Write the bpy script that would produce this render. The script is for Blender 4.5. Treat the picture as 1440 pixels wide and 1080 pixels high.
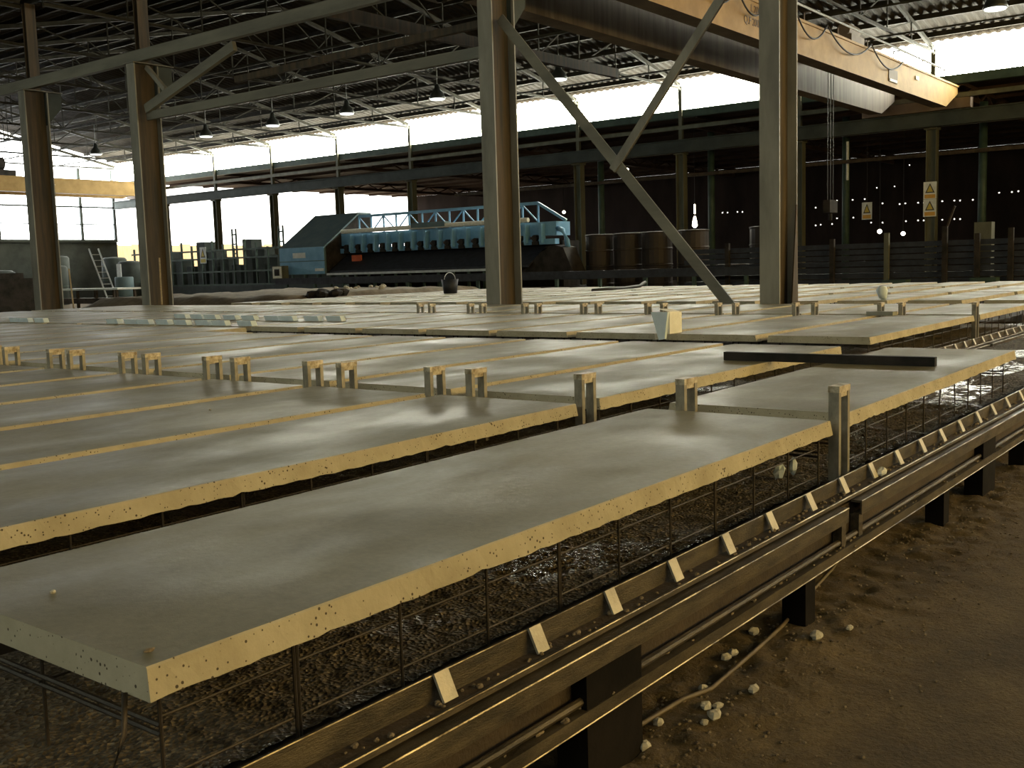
import bpy, bmesh, math, random
import numpy as np
from mathutils import Vector, Matrix

# ------------------------------------------------------------------ camera
scene = bpy.context.scene
for o in list(bpy.data.objects):
    bpy.data.objects.remove(o)
COL = scene.collection
EYE = 1.5
F_PX = 1471.72
cam_data = bpy.data.cameras.new('camera')
cam_data.sensor_width = 36.0
cam_data.lens = F_PX / 1440.0 * 36.0
cam_data.clip_end = 500
cam = bpy.data.objects.new('camera', cam_data)
COL.objects.link(cam)
right = Vector((0.61053718, -0.79142686, -0.02979715))
down = Vector((-0.10655386, -0.04480221, -0.99329705))
fwd = Vector((0.78478699, 0.60961978, -0.111683))
mw = Matrix((( right.x, -down.x, -fwd.x, 0.0),
             ( right.y, -down.y, -fwd.y, 0.0),
             ( right.z, -down.z, -fwd.z, EYE),
             (0, 0, 0, 1)))
cam.matrix_world = mw
scene.camera = cam

# ------------------------------------------------------------------ light and exposure
scene.view_settings.view_transform = 'Standard'
scene.view_settings.look = 'None'
scene.view_settings.gamma = 1.0
scene.view_settings.use_curve_mapping = False
scene.view_settings.exposure = 0.7

PANE_FAR = 30.0        # overcast daylight seen through the far clerestory sheets
PANE_GABLE = 7.0      # daylight through the left gable sheets
PANE_NEAR = 2.5       # clerestory behind the camera
PANE_WARM = 7.0      # low warm sun on the right-hand gable windows
world = bpy.data.worlds.new('overcast_sky')
scene.world = world
world.use_nodes = True
bg = world.node_tree.nodes['Background']
bg.inputs[0].default_value = (1.0, 0.985, 0.93, 1)
bg.inputs[1].default_value = 3.0

# ------------------------------------------------------------------ helpers
rnd = random.Random(7)
WORLD_LOC = {}

class MB:
    """collects shapes, all in world coordinates"""
    def __init__(s):
        s.v = []; s.f = []; s.m = []
    def add(s, verts, faces, mat=0):
        b = len(s.v)
        s.v.extend([tuple(p) for p in verts])
        for f in faces:
            s.f.append(tuple(i + b for i in f)); s.m.append(mat)
        return s
    def box(s, x0, x1, y0, y1, z0, z1, mat=0):
        v = [(x0,y0,z0),(x1,y0,z0),(x1,y1,z0),(x0,y1,z0),(x0,y0,z1),(x1,y0,z1),(x1,y1,z1),(x0,y1,z1)]
        f = [(0,3,2,1),(4,5,6,7),(0,1,5,4),(1,2,6,5),(2,3,7,6),(3,0,4,7)]
        return s.add(v, f, mat)
    def beam(s, p, q, w, h, mat=0, up=(0,0,1)):
        """bar from p to q, w across, h along the up side"""
        p = Vector(p); q = Vector(q); d = (q - p).normalized(); up = Vector(up)
        if abs(d.dot(up)) > 0.98: up = Vector((1,0,0))
        a = d.cross(up).normalized(); b = a.cross(d).normalized()
        v = []
        for c in (p, q):
            for sa, sb in ((-1,-1),(1,-1),(1,1),(-1,1)):
                v.append(c + a*(sa*w/2) + b*(sb*h/2))
        return s.add(v, [(0,1,2,3),(7,6,5,4),(0,4,5,1),(1,5,6,2),(2,6,7,3),(3,7,4,0)], mat)
    def cyl(s, p, q, r, n=8, r2=None, mat=0, caps=True):
        p = Vector(p); q = Vector(q); d = (q - p).normalized()
        up = Vector((0,0,1)) if abs(d.z) < 0.9 else Vector((1,0,0))
        a = d.cross(up).normalized(); b = d.cross(a).normalized()
        r2 = r if r2 is None else r2
        v = []
        for c, rr in ((p, r), (q, r2)):
            for i in range(n):
                t = 2*math.pi*i/n
                v.append(c + a*(rr*math.cos(t)) + b*(rr*math.sin(t)))
        f = [(i, (i+1)%n, n+(i+1)%n, n+i) for i in range(n)]
        if caps:
            f += [tuple(range(n-1,-1,-1)), tuple(range(n, 2*n))]
        return s.add(v, f, mat)
    def tube(s, pts, r, n=6, mat=0):
        pts = [Vector(p) for p in pts]; v = []; f = []
        for i, p in enumerate(pts):
            d = (pts[min(i+1,len(pts)-1)] - pts[max(i-1,0)]).normalized()
            up = Vector((0,0,1)) if abs(d.z) < 0.9 else Vector((1,0,0))
            a = d.cross(up).normalized(); b = d.cross(a).normalized()
            for k in range(n):
                t = 2*math.pi*k/n
                v.append(p + a*(r*math.cos(t)) + b*(r*math.sin(t)))
        for i in range(len(pts)-1):
            for k in range(n):
                f.append((i*n+k, i*n+(k+1)%n, (i+1)*n+(k+1)%n, (i+1)*n+k))
        f += [tuple(range(n-1,-1,-1)), tuple((len(pts)-1)*n+k for k in range(n))]
        return s.add(v, f, mat)
    def lathe(s, c, prof, n=16, mat=0):
        """prof = [(r, z)...] turned about the vertical through c"""
        v = []; f = []
        for r, z in prof:
            for k in range(n):
                t = 2*math.pi*k/n
                v.append((c[0]+r*math.cos(t), c[1]+r*math.sin(t), c[2]+z))
        for i in range(len(prof)-1):
            for k in range(n):
                f.append((i*n+k, i*n+(k+1)%n, (i+1)*n+(k+1)%n, (i+1)*n+k))
        f += [tuple(range(n-1,-1,-1)), tuple((len(prof)-1)*n+k for k in range(n))]
        return s.add(v, f, mat)
    def prism(s, poly, axis, a0, a1, mat=0):
        """polygon of 2-D points swept along axis 'x','y' or 'z'"""
        def P(u, w, a):
            return (a,u,w) if axis == 'x' else ((u,a,w) if axis == 'y' else (u,w,a))
        n = len(poly)
        v = [P(u,w,a0) for u,w in poly] + [P(u,w,a1) for u,w in poly]
        f = [tuple(range(n-1,-1,-1)), tuple(range(n,2*n))] + [(i,(i+1)%n,n+(i+1)%n,n+i) for i in range(n)]
        return s.add(v, f, mat)
    def blob(s, c, rx, ry, rz, seed=0, mat=0):
        r = random.Random(seed); v = []; f = []
        nu, nv = 7, 5
        v.append((c[0],c[1],c[2]-rz))
        for j in range(1,nv):
            ph = math.pi*j/nv
            for i in range(nu):
                t = 2*math.pi*i/nu; k = r.uniform(.75,1.15)
                v.append((c[0]+rx*k*math.sin(ph)*math.cos(t), c[1]+ry*k*math.sin(ph)*math.sin(t), c[2]-rz*k*math.cos(ph)))
        v.append((c[0],c[1],c[2]+rz)); top = len(v)-1
        for i in range(nu):
            f.append((0,1+(i+1)%nu,1+i)); f.append((top,top-nu+i,top-nu+(i+1)%nu))
        for j in range(nv-2):
            for i in range(nu):
                a=1+j*nu; f.append((a+i,a+(i+1)%nu,a+nu+(i+1)%nu,a+nu+i))
        return s.add(v,f,mat)
    def mesh(s, name, mats, origin=(0,0,0), smooth=False):
        me = bpy.data.meshes.new(name)
        ox, oy, oz = origin
        me.from_pydata([(x-ox,y-oy,z-oz) for x,y,z in s.v], [], s.f)
        for m in (mats if isinstance(mats,(list,tuple)) else [mats]):
            me.materials.append(MAT[m])
        if any(s.m):
            me.polygons.foreach_set('material_index', s.m)
        bm = bmesh.new(); bm.from_mesh(me); bmesh.ops.recalc_face_normals(bm, faces=bm.faces); bm.to_mesh(me); bm.free()
        if smooth:
            me.polygons.foreach_set('use_smooth', [True]*len(me.polygons))
        me.update()
        return me
    def base(s):
        xs=[p[0] for p in s.v]; ys=[p[1] for p in s.v]; zs=[p[2] for p in s.v]
        return ((min(xs)+max(xs))/2,(min(ys)+max(ys))/2,min(zs))
    def build(s, name, mats, parent=None, smooth=False):
        org = WORLD_LOC[parent.name] if parent else s.base()
        me = s.mesh(name, mats, org, smooth)
        o = bpy.data.objects.new(name, me); COL.objects.link(o)
        if parent: o.parent = parent
        else: o.location = org
        WORLD_LOC[o.name] = org
        return o

def tag(o, label=None, cat=None, group=None, kind=None):
    if label: o['label'] = label
    if cat: o['category'] = cat
    if group: o['group'] = group
    if kind: o['kind'] = kind
    return o
def thing(name, label, cat, loc, group=None):
    o = bpy.data.objects.new(name, None); COL.objects.link(o)
    o.location = loc; o.empty_display_size = .2
    WORLD_LOC[o.name] = tuple(loc)
    return tag(o, label, cat, group)
def struct(name, mb, mats, parent=None, smooth=False):
    o = mb.build(name, mats, parent, smooth)
    if parent is None: o['kind'] = 'structure'
    return o
def place(name, me, loc, parent=None, rotz=0):
    """an object that shares mesh data"""
    o = bpy.data.objects.new(name, me); COL.objects.link(o)
    if parent:
        o.parent = parent
        w = WORLD_LOC[parent.name]; o.location = (loc[0]-w[0], loc[1]-w[1], loc[2]-w[2])
    else:
        o.location = loc
    o.rotation_euler = (0,0,rotz)
    WORLD_LOC[o.name] = tuple(loc)
    return o
ORD = ['first','second','third','fourth','fifth','sixth','seventh','eighth','ninth','tenth','eleventh','twelfth','thirteenth',
       'fourteenth','fifteenth','sixteenth','seventeenth','eighteenth','nineteenth','twentieth','twenty-first','twenty-second','twenty-third']

# ------------------------------------------------------------------ materials
MAT = {}
def new_mat(name):
    m = bpy.data.materials.new(name); m.use_nodes = True
    nt = m.node_tree; b = nt.nodes['Principled BSDF']
    MAT[name] = m
    return m, nt, b
def N(nt, typ, **kw):
    n = nt.nodes.new(typ)
    for k, v in kw.items():
        setattr(n, k, v)
    return n
def ramp(nt, stops):
    r = N(nt, 'ShaderNodeValToRGB')
    e = r.color_ramp.elements
    e[0].position = stops[0][0]; e[0].color = (*stops[0][1], 1)
    e[1].position = stops[-1][0]; e[1].color = (*stops[-1][1], 1)
    for p, c in stops[1:-1]:
        k = e.new(p); k.color = (*c, 1)
    return r
def noise(nt, vec, scale, detail=4, rough=.55, dist=0):
    n = N(nt, 'ShaderNodeTexNoise')
    n.inputs['Scale'].default_value = scale; n.inputs['Detail'].default_value = detail
    n.inputs['Roughness'].default_value = rough; n.inputs['Distortion'].default_value = dist
    if vec is not None: nt.links.new(vec, n.inputs['Vector'])
    return n
def mapping(nt, scale=(1,1,1), coord='Object', rand=0):
    tc = N(nt, 'ShaderNodeTexCoord'); mp = N(nt, 'ShaderNodeMapping')
    nt.links.new(tc.outputs[coord], mp.inputs['Vector'])
    mp.inputs['Scale'].default_value = scale
    if rand:
        oi = N(nt, 'ShaderNodeObjectInfo'); mu = N(nt, 'ShaderNodeMath', operation='MULTIPLY')
        nt.links.new(oi.outputs['Random'], mu.inputs[0]); mu.inputs[1].default_value = rand
        cb = N(nt, 'ShaderNodeCombineXYZ')
        for i in range(3): nt.links.new(mu.outputs[0], cb.inputs[i])
        nt.links.new(cb.outputs[0], mp.inputs['Location'])
    return mp.outputs[0]
def bump(nt, b, src, strength=.3, dist=.01):
    n = N(nt, 'ShaderNodeBump'); n.inputs['Strength'].default_value = strength; n.inputs['Distance'].default_value = dist
    nt.links.new(src, n.inputs['Height']); nt.links.new(n.outputs[0], b.inputs['Normal'])
def simple(name, c1, c2, scale=3, rough=.6, metal=0.0, rough2=None, stretch=(1,1,1), bmp=0.1, spec=.5, lo=.35, hi=.65, rand=20):
    m, nt, b = new_mat(name)
    v = mapping(nt, stretch, 'Object', rand)
    n = noise(nt, v, scale, 6, .6)
    r = ramp(nt, [(lo, c1), (hi, c2)])
    nt.links.new(n.outputs[0], r.inputs[0]); nt.links.new(r.outputs[0], b.inputs['Base Color'])
    b.inputs['Roughness'].default_value = rough; b.inputs['Metallic'].default_value = metal
    b.inputs['Specular IOR Level'].default_value = spec
    if rough2 is not None:
        rr = ramp(nt, [(.35,(rough,)*3),(.65,(rough2,)*3)])
        n2 = noise(nt, v, scale*.6, 3); nt.links.new(n2.outputs[0], rr.inputs[0]); nt.links.new(rr.outputs[0], b.inputs['Roughness'])
    if bmp:
        n3 = noise(nt, v, scale*12, 4); bump(nt, b, n3.outputs[0], bmp, .01)
    return m
def emit(name, col, strength):
    m, nt, b = new_mat(name)
    b.inputs['Base Color'].default_value = (*[min(1,c)*.8 for c in col],1)
    b.inputs['Emission Color'].default_value = (*col,1)
    b.inputs['Emission Strength'].default_value = strength
    b.inputs['Roughness'].default_value = .7
    return m

# slab tops: grey trowelled concrete with damp, smoother patches
m, nt, b = new_mat('slab_top')
v = mapping(nt, (1,1,1), 'Object', 40)
vs = mapping(nt, (.7,1.2,1), 'Object', 40)
n1 = noise(nt, vs, 1.1, 4, .5, .4); n2 = noise(nt, v, 38, 5, .65); n4 = noise(nt, v, 4, 4, .6)
r1 = ramp(nt, [(.30,(.160,.150,.102)),(.52,(.210,.196,.136)),(.72,(.275,.257,.185))])
nt.links.new(n1.outputs[0], r1.inputs[0])
mx = N(nt,'ShaderNodeMixRGB', blend_type='OVERLAY'); mx.inputs[0].default_value = .5
nt.links.new(r1.outputs[0], mx.inputs[1])
mm = N(nt,'ShaderNodeMath', operation='ADD'); nt.links.new(n2.outputs[0], mm.inputs[0]); nt.links.new(n4.outputs[0], mm.inputs[1])
mh = N(nt,'ShaderNodeMath', operation='MULTIPLY'); nt.links.new(mm.outputs[0], mh.inputs[0]); mh.inputs[1].default_value = .5
nt.links.new(mh.outputs[0], mx.inputs[2]); nt.links.new(mx.outputs[0], b.inputs['Base Color'])
n3 = noise(nt, vs, 1.5, 5, .62, .3)
r3 = ramp(nt, [(.36,(.70,)*3),(.64,(.42,)*3)])
nt.links.new(n3.outputs[0], r3.inputs[0]); nt.links.new(r3.outputs[0], b.inputs['Roughness'])
bump(nt, b, n2.outputs[0], .22, .005)

# slab edges: pale cast faces with air holes
m, nt, b = new_mat('slab_edge')
v = mapping(nt, (1,1,1), 'Object', 40)
n1 = noise(nt, v, 5, 5, .6)
r1 = ramp(nt, [(.3,(.36,.315,.22)),(.7,(.50,.455,.34))]); nt.links.new(n1.outputs[0], r1.inputs[0])
vo = N(nt,'ShaderNodeTexVoronoi'); vo.inputs['Scale'].default_value = 62; nt.links.new(v, vo.inputs['Vector'])
sel = noise(nt, v, 17, 2)
th = N(nt,'ShaderNodeMath', operation='MULTIPLY'); nt.links.new(sel.outputs[0], th.inputs[0]); th.inputs[1].default_value = .56
lt = N(nt,'ShaderNodeMath', operation='SUBTRACT'); nt.links.new(th.outputs[0], lt.inputs[0]); nt.links.new(vo.outputs['Distance'], lt.inputs[1])
rp = ramp(nt, [(.10,(0,0,0)),(.16,(1,1,1))]); nt.links.new(lt.outputs[0], rp.inputs[0])
mx = N(nt,'ShaderNodeMixRGB'); nt.links.new(rp.outputs[0], mx.inputs[0]); nt.links.new(r1.outputs[0], mx.inputs[1]); mx.inputs[2].default_value = (.07,.055,.035,1)
nt.links.new(mx.outputs[0], b.inputs['Base Color']); b.inputs['Roughness'].default_value = .85
n5 = noise(nt, v, 60, 4); bump(nt, b, n5.outputs[0], .25, .006)

# rough lower concrete, gravelly, wet in places
m, nt, b = new_mat('rough_fill')
v = mapping(nt, (1,1,1), 'Object', 0)
vo = N(nt,'ShaderNodeTexVoronoi'); vo.inputs['Scale'].default_value = 75; nt.links.new(v, vo.inputs['Vector'])
n1 = noise(nt, v, 90, 5, .75); mxg = N(nt,'ShaderNodeMixRGB'); mxg.inputs[0].default_value = .5
nt.links.new(n1.outputs[0], mxg.inputs[1]); nt.links.new(vo.outputs['Color'], mxg.inputs[2])
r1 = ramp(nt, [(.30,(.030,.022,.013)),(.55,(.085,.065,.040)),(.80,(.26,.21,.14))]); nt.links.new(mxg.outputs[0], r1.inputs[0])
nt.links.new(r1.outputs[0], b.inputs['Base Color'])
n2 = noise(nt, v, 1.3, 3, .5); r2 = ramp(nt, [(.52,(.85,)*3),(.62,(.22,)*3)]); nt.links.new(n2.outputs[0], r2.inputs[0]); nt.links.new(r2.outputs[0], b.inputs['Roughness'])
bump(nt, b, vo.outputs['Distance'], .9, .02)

m, nt, b = new_mat('water_film')
v = mapping(nt, (1,1,1), 'Object', 0)
n1 = noise(nt, v, 30, 3, .6)
b.inputs['Base Color'].default_value = (.035,.036,.032,1); b.inputs['Roughness'].default_value = .2
bump(nt, b, n1.outputs[0], .25, .01)
# packed earth
m, nt, b = new_mat('earth')
v = mapping(nt, (1,1,1), 'Object', 0)
n1 = noise(nt, v, 2.2, 6, .62); r1 = ramp(nt, [(.3,(.058,.038,.015)),(.5,(.100,.068,.027)),(.72,(.16,.112,.048))]); nt.links.new(n1.outputs[0], r1.inputs[0])
n2 = noise(nt, v, 45, 5, .7); mx = N(nt,'ShaderNodeMixRGB', blend_type='OVERLAY'); mx.inputs[0].default_value=.6
nt.links.new(r1.outputs[0], mx.inputs[1]); nt.links.new(n2.outputs[0], mx.inputs[2]); nt.links.new(mx.outputs[0], b.inputs['Base Color'])
b.inputs['Roughness'].default_value = .92; bump(nt, b, n2.outputs[0], .8, .02)

simple('stone_pale', (.38,.34,.26), (.55,.52,.44), 14, .9, bmp=.3)
simple('stone_brown', (.10,.075,.045), (.26,.20,.13), 14, .9, bmp=.3)
simple('rail_steel', (.030,.023,.014), (.100,.078,.048), 7, .55, .3, .40, (1,4,4), .3)
simple('rust_steel', (.030,.020,.012), (.075,.052,.031), 5, .75, .2, None, (1,1,1), .35)
simple('worn_highlight', (.06,.045,.028), (.46,.40,.29), 5, .38, .7, None, (1,1,1), .2, lo=.42, hi=.6)  # worn rims; the pale broken tone also stands for their highlights
simple('leg_shade', (.006,.005,.004), (.014,.011,.009), 5, .9, 0, spec=.1)  # near-black colour carries the shade the legs stand in
simple('plate_steel', (.34,.31,.25), (.52,.48,.40), 9, .55, .3, None, (1,1,1), .2)
simple('bar_steel', (.020,.015,.011), (.055,.042,.03), 9, .55, .3, None, (1,1,1), .2)
simple('bracket_steel', (.20,.185,.15), (.36,.33,.27), 16, .5, .5, None, (1,1,.5), .2)
simple('bracket_top', (.22,.17,.10), (.62,.56,.44), 22, .5, .3, None, (1,1,1), .3)
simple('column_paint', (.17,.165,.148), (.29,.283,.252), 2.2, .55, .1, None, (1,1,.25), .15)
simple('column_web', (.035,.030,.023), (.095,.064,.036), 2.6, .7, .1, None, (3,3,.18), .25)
simple('beam_paint', (.14,.137,.118), (.23,.225,.19), 2.0, .6, .1, None, (1,.2,1), .15)
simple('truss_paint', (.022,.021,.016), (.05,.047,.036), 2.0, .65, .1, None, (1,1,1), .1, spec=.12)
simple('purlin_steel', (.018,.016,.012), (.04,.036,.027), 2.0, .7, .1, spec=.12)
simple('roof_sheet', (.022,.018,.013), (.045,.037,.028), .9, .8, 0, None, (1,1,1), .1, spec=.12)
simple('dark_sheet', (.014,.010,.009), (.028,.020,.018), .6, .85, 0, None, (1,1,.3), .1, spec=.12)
simple('next_roof', (.045,.028,.022), (.085,.055,.04), .6, .85, 0, spec=.12)
simple('crane_yellow', (.26,.155,.04), (.38,.24,.075), 1.6, .7, 0, None, (1,1,1), .1)
simple('crane_brown', (.10,.07,.05), (.17,.13,.10), 1.2, .7, 0)  # dark brown for girder undersides, carriages, handrail and lettering
simple('crane_shaded', (.075,.06,.05), (.15,.125,.105), 1.2, .75, 0, None, (4,1,.4))  # second girder: shade from the first one put into its colour
simple('paint_blue', (.13,.31,.52), (.19,.40,.62), 2.0, .5, 0)  # both machine blues lightened to carry the glare haze
simple('paint_blue_dull', (.075,.13,.165), (.12,.175,.19), 1.4, .7, 0)
simple('machine_dark', (.018,.017,.016), (.045,.038,.034), 3, .7, .1, spec=.12)
simple('white_paint', (.55,.58,.58), (.72,.75,.75), 3, .6, 0)
simple('foam_blue', (.66,.76,.84), (.76,.86,.92), 6, .8, 0, None, (1,1,1), .2)
simple('foam_white', (.70,.70,.64), (.85,.85,.80), 8, .8, 0, None, (1,1,1), .2)
simple('dark_green', (.025,.05,.04), (.05,.085,.065), 2, .6, .1)
simple('post_olive', (.075,.075,.048), (.13,.128,.088), 2, .6, .1, None, (1,1,.3))
simple('drum_brown', (.022,.016,.012), (.045,.031,.023), 2, .65, .2, None, (1,1,.4))
simple('blue_black', (.016,.018,.026), (.032,.035,.048), 4, .6, .2, None, (1,1,1), .2)
simple('wall_grey', (.22,.23,.21), (.31,.32,.29), 1.2, .8, 0)
simple('wall_dark', (.025,.034,.033), (.05,.062,.058), 1.2, .8, 0)
simple('sand', (.13,.10,.065), (.23,.185,.125), 3, .95, 0, None, (1,1,1), .5)
simple('fence_tan', (.40,.28,.14), (.55,.40,.22), 4, .8, 0, None, (6,6,.3))
simple('yard', (.55,.47,.32), (.65,.57,.42), 1, .95, 0)
simple('timber', (.34,.26,.15), (.50,.40,.26), 4, .7, 0, None, (6,6,.5))
simple('aluminium', (.45,.47,.48), (.60,.62,.63), 5, .4, .6)
simple('sign_orange', (.55,.30,.05), (.65,.38,.08), 5, .6, 0)
simple('sign_black', (.03,.03,.03), (.06,.055,.05), 5, .6, 0)
simple('sign_yellow', (.50,.38,.06), (.58,.46,.10), 5, .6, 0)
simple('cable_black', (.010,.009,.008), (.02,.018,.016), 5, .6, 0)
simple('hose', (.10,.075,.045), (.17,.13,.08), 9, .6, 0)
simple('lamp_enamel', (.03,.035,.035), (.06,.065,.06), 3, .4, .3)
simple('red_paint', (.45,.08,.03), (.55,.12,.05), 5, .6, 0)
emit('daylight_far', (1.0,.985,.80), PANE_FAR)
emit('daylight_gable', (.96,1.0,1.0), PANE_GABLE)
emit('daylight_near', (.95,1.0,.80), PANE_NEAR)
emit('daylight_warm', (1.0,.70,.25), PANE_WARM)
emit('daylight_hole', (1.0,.97,.85), 4.0)
emit('lamp_glow', (1.0,.93,.72), 6.0)
emit('glass_reflection', (.95,1.0,.95), 1.2)  # slight glow stands in for light reflected by the pendant lamp glass

# ------------------------------------------------------------------ plan of the hall (metres, x along the slabs, y along the column lines)
XL = 16.95            # middle column line
XW = 45.4             # far column line
X0 = -11.5            # near wall behind the camera
Y_R, Y_G = -17.0, 73.0
EAVE, CHORD, RIDGE = 9.85, 9.65, 12.75
BAYS = [1.4 + 5.96*i for i in range(0, 12)]

# ------------------------------------------------------------------ floor
def lin(a, b, s): return list(np.arange(a, b, s))
xs = lin(-12,0,3) + lin(0,9.5,.028) + lin(9.5,16,.4) + lin(16,120,6)
ys = lin(-17,-4.6,2) + lin(-4.6,2.0,.030) + lin(2.0,8,1.0) + lin(8,125,6)
xs = np.array(xs); ys = np.array(ys)
rs = np.random.RandomState(3)
def vnoise(X, Y, cell, seed):
    r = np.random.RandomState(seed); T = r.rand(256,256)
    gx = X/cell; gy = Y/cell; ix = np.floor(gx).astype(int); iy = np.floor(gy).astype(int)
    fx = gx-ix; fy = gy-iy; fx = fx*fx*(3-2*fx); fy = fy*fy*(3-2*fy)
    g = lambda i,j: T[i%256, j%256]
    return (g(ix,iy)*(1-fx)+g(ix+1,iy)*fx)*(1-fy)+(g(ix,iy+1)*(1-fx)+g(ix+1,iy+1)*fx)*fy
GX, GY = np.meshgrid(xs, ys, indexing='ij')
mask = ((GX>0.05)&(GX<9.4)&(GY>-4.5)&(GY<1.95)).astype(float)
lump = vnoise(GX,GY,1.3,1)*.02 + vnoise(GX,GY,.17,2)*.003 + vnoise(GX,GY,.06,4)*.006
edge = np.clip((GY-1.1)/.4,0,1)          # rougher spoil along the bed
GZ = mask*(lump*(.7+.8*edge) - .02 + vnoise(GX,GY,.06,5)*.026*edge)
nx, ny = len(xs), len(ys)
fl = MB()
fl.v = list(zip(GX.ravel().tolist(), GY.ravel().tolist(), GZ.ravel().tolist()))
fl.f = [(i*ny+j,(i+1)*ny+j,(i+1)*ny+j+1,i*ny+j+1) for i in range(nx-1) for j in range(ny-1)]
fl.m = [0]*len(fl.f)
floor = struct('floor', fl, 'earth', smooth=True)
floor['label'] = 'packed brown earth floor of the hall'
def ground_z(x, y):
    i = int(np.argmin(abs(xs-x))); j = int(np.argmin(abs(ys-y)))
    return float(GZ[i,j])

# ------------------------------------------------------------------ walls and glazing
def panes(prefix, n0, segs, mat, frame='truss_paint', thick=.03):
    """each pane is a window of its own; segs = list of (axis, plane, a0, a1, z0, z1)"""
    out = []
    for k, (axis, pl, a0, a1, z0, z1) in enumerate(segs):
        w = MB()
        if axis == 'x': w.box(pl, pl+thick, a0, a1, z0, z1)
        else: w.box(a0, a1, pl, pl+thick, z0, z1)
        o = struct('window_%d' % (n0+k), w, mat)
        out.append(o)
    return out
# far line: clerestory between the posts
segs = []
yy = [-16.9] + [13.32-5.94*i for i in range(4,-1,-1)] + [13.32+5.8*i for i in range(1,11)] + [72.9]
POSTS = [13.0, 18.7, 24.6, 30.5, 36.2, 42.2, 48.3, 54.5, 60.5, 66.5]
cl_y = [-16.9,-10.8,-4.9,1.1,7.0] + POSTS + [72.9]
for a, c in zip(cl_y[:-1], cl_y[1:]):
    segs.append(('x', XW+.15, a+.06, c-.06, 8.68, 9.82))
panes('window', 1, segs, 'daylight_far')
# sill and head of the clerestory
w = MB(); w.box(XW+.02, XW+.32, -16.9, 72.9, 8.30, 8.66); tr = struct('trim_1', w, 'dark_green'); tr['label'] = 'long dark sill girder under the bright clerestory strip'
# next bay: dark wall with pin holes, low roof
nb = MB(); nb.box(74.8, 75.0, -17, 70, 0, 8.4); wall_far = struct('wall_far', nb, 'dark_sheet')
wall_far['label'] = 'dark sheeted wall of the next bay with pinholes of daylight'
nr = MB(); nr.box(XW+.34, 75, -17, 70, 8.42, 8.55); c2 = struct('ceiling', nr, 'next_roof'); c2['label'] = 'low dark reddish roof over the next bay'
for k, yb in enumerate([12,24,36,48,60]):
    t = MB(); t.box(XW+.4, 74.7, yb-.1, yb+.1, 7.75, 7.95); t.box(XW+.4, 74.7, yb-.07, yb+.07, 8.25, 8.41)
    for i in range(12):
        xa = XW+.8+i*2.4
        t.beam((xa,yb,7.9),(xa+1.2,yb,8.3),.08,.08); t.beam((xa+1.2,yb,8.3),(xa+2.4,yb,7.9),.08,.08)
    t.build('truss', 'next_roof', c2)
for k in range(9):
    t = MB(); xb = 48+k*3; t.box(xb-.06,xb+.06,-16.5,69.5,8.26,8.41); t.build('purlin','next_roof', c2)
# wall right (behind and to the right of the frame) with low-sun windows
wr = MB()
wr.box(X0, 75, Y_R-.2, Y_R, 0, 4.2); wr.box(X0, 75, Y_R-.2, Y_R, 9.0, 14)
wr.box(X0, 2.0, Y_R-.2, Y_R, 4.2, 9.0); wr.box(34.1, 75, Y_R-.2, Y_R, 4.2, 9.0)
for k in range(1,8): wr.box(2.0+k*4.0-.1, 2.0+k*4.0+.1, Y_R-.2, Y_R, 4.2, 9.0)
struct('wall_right', wr, 'wall_dark')
panes('window', 20, [('y', Y_R-.12, 2.1+k*4.0, 5.9+k*4.0, 4.2, 9.0) for k in range(8)], 'daylight_warm')
# near wall with its clerestory
wn = MB(); wn.box(X0-.2, X0, Y_R, Y_G, 0, 7.6); struct('wall_near', wn, 'wall_dark')
wn = MB(); wn.box(X0-.2, X0, Y_R, Y_G, 9.85, 10.6); struct('wall_near.001', wn, 'wall_dark')
panes('window', 30, [('x', X0-.15, -16.5+k*8.9, -16.5+k*8.9+8.8, 7.6, 9.85) for k in range(10)], 'daylight_near')
# left gable: low dark wall, grey door, translucent sheets above
wg = MB()
wg.box(X0, 17, Y_G, Y_G+.2, 0, 14); wg.box(17, XW, Y_G, Y_G+.2, 0, 4.35)
wall_left = struct('wall_left', wg, 'wall_dark')
gw = []
for k in range(8):
    gw.append(('y', Y_G+.05, 17.05+k*3.56, 17.05+k*3.56+3.46, 6.85, 9.6 + 0.0))
gx = [36.4, 39.6, 42.6, 45.3]
for a, c in zip(gx[:-1], gx[1:]): gw.append(('y', Y_G+.05, a+.06, c-.06, 4.4, 6.75))
panes('window', 45, gw, 'daylight_gable')
# gable glazing up under the rafters
def gable_poly(xa, xb):
    zt = lambda x: EAVE + (RIDGE-EAVE)*(1-abs(x-31.2)/14.2) - .12
    return [(xa,9.66),(xb,9.66),(xb,max(9.68,zt(xb))),(xa,max(9.68,zt(xa)))]
for k in range(8):
    xa = 17.05+k*3.56
    g = MB(); g.prism(gable_poly(xa, xa+3.46), 'y', Y_G+.05, Y_G+.09); struct('window_%d' % (60+k), g, 'daylight_gable')
gd = MB(); gd.box(17, 36.3, Y_G-.02, Y_G+.06, 4.35, 6.8); d1 = struct('door_1', gd, 'wall_grey'); d1['label'] = 'grey sheeted sliding door in the left gable wall'
for z in (4.5, 5.6, 6.72):
    g = MB(); g.box(17, 36.3, Y_G-.07, Y_G-.02, z-.05, z+.05); g.build('rail', 'dark_green', d1)
for x in (20, 25, 30, 34.7):
    g = MB(); g.box(x-.07, x+.07, Y_G-.08, Y_G-.02, 4.36, 6.8); g.build('stile', 'dark_green', d1)
gt = MB()
for x in gx + [17.0]: gt.box(x-.09, x+.09, Y_G-.14, Y_G+.02, 4.35, 9.6)
gt.box(17, XW, Y_G-.16, Y_G+.02, 4.22, 4.42); gt.box(36.3, XW, Y_G-.10, Y_G+.02, 5.5, 5.58); gt.box(17, XW, Y_G-.14, Y_G+.02, 6.74, 6.86)
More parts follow.
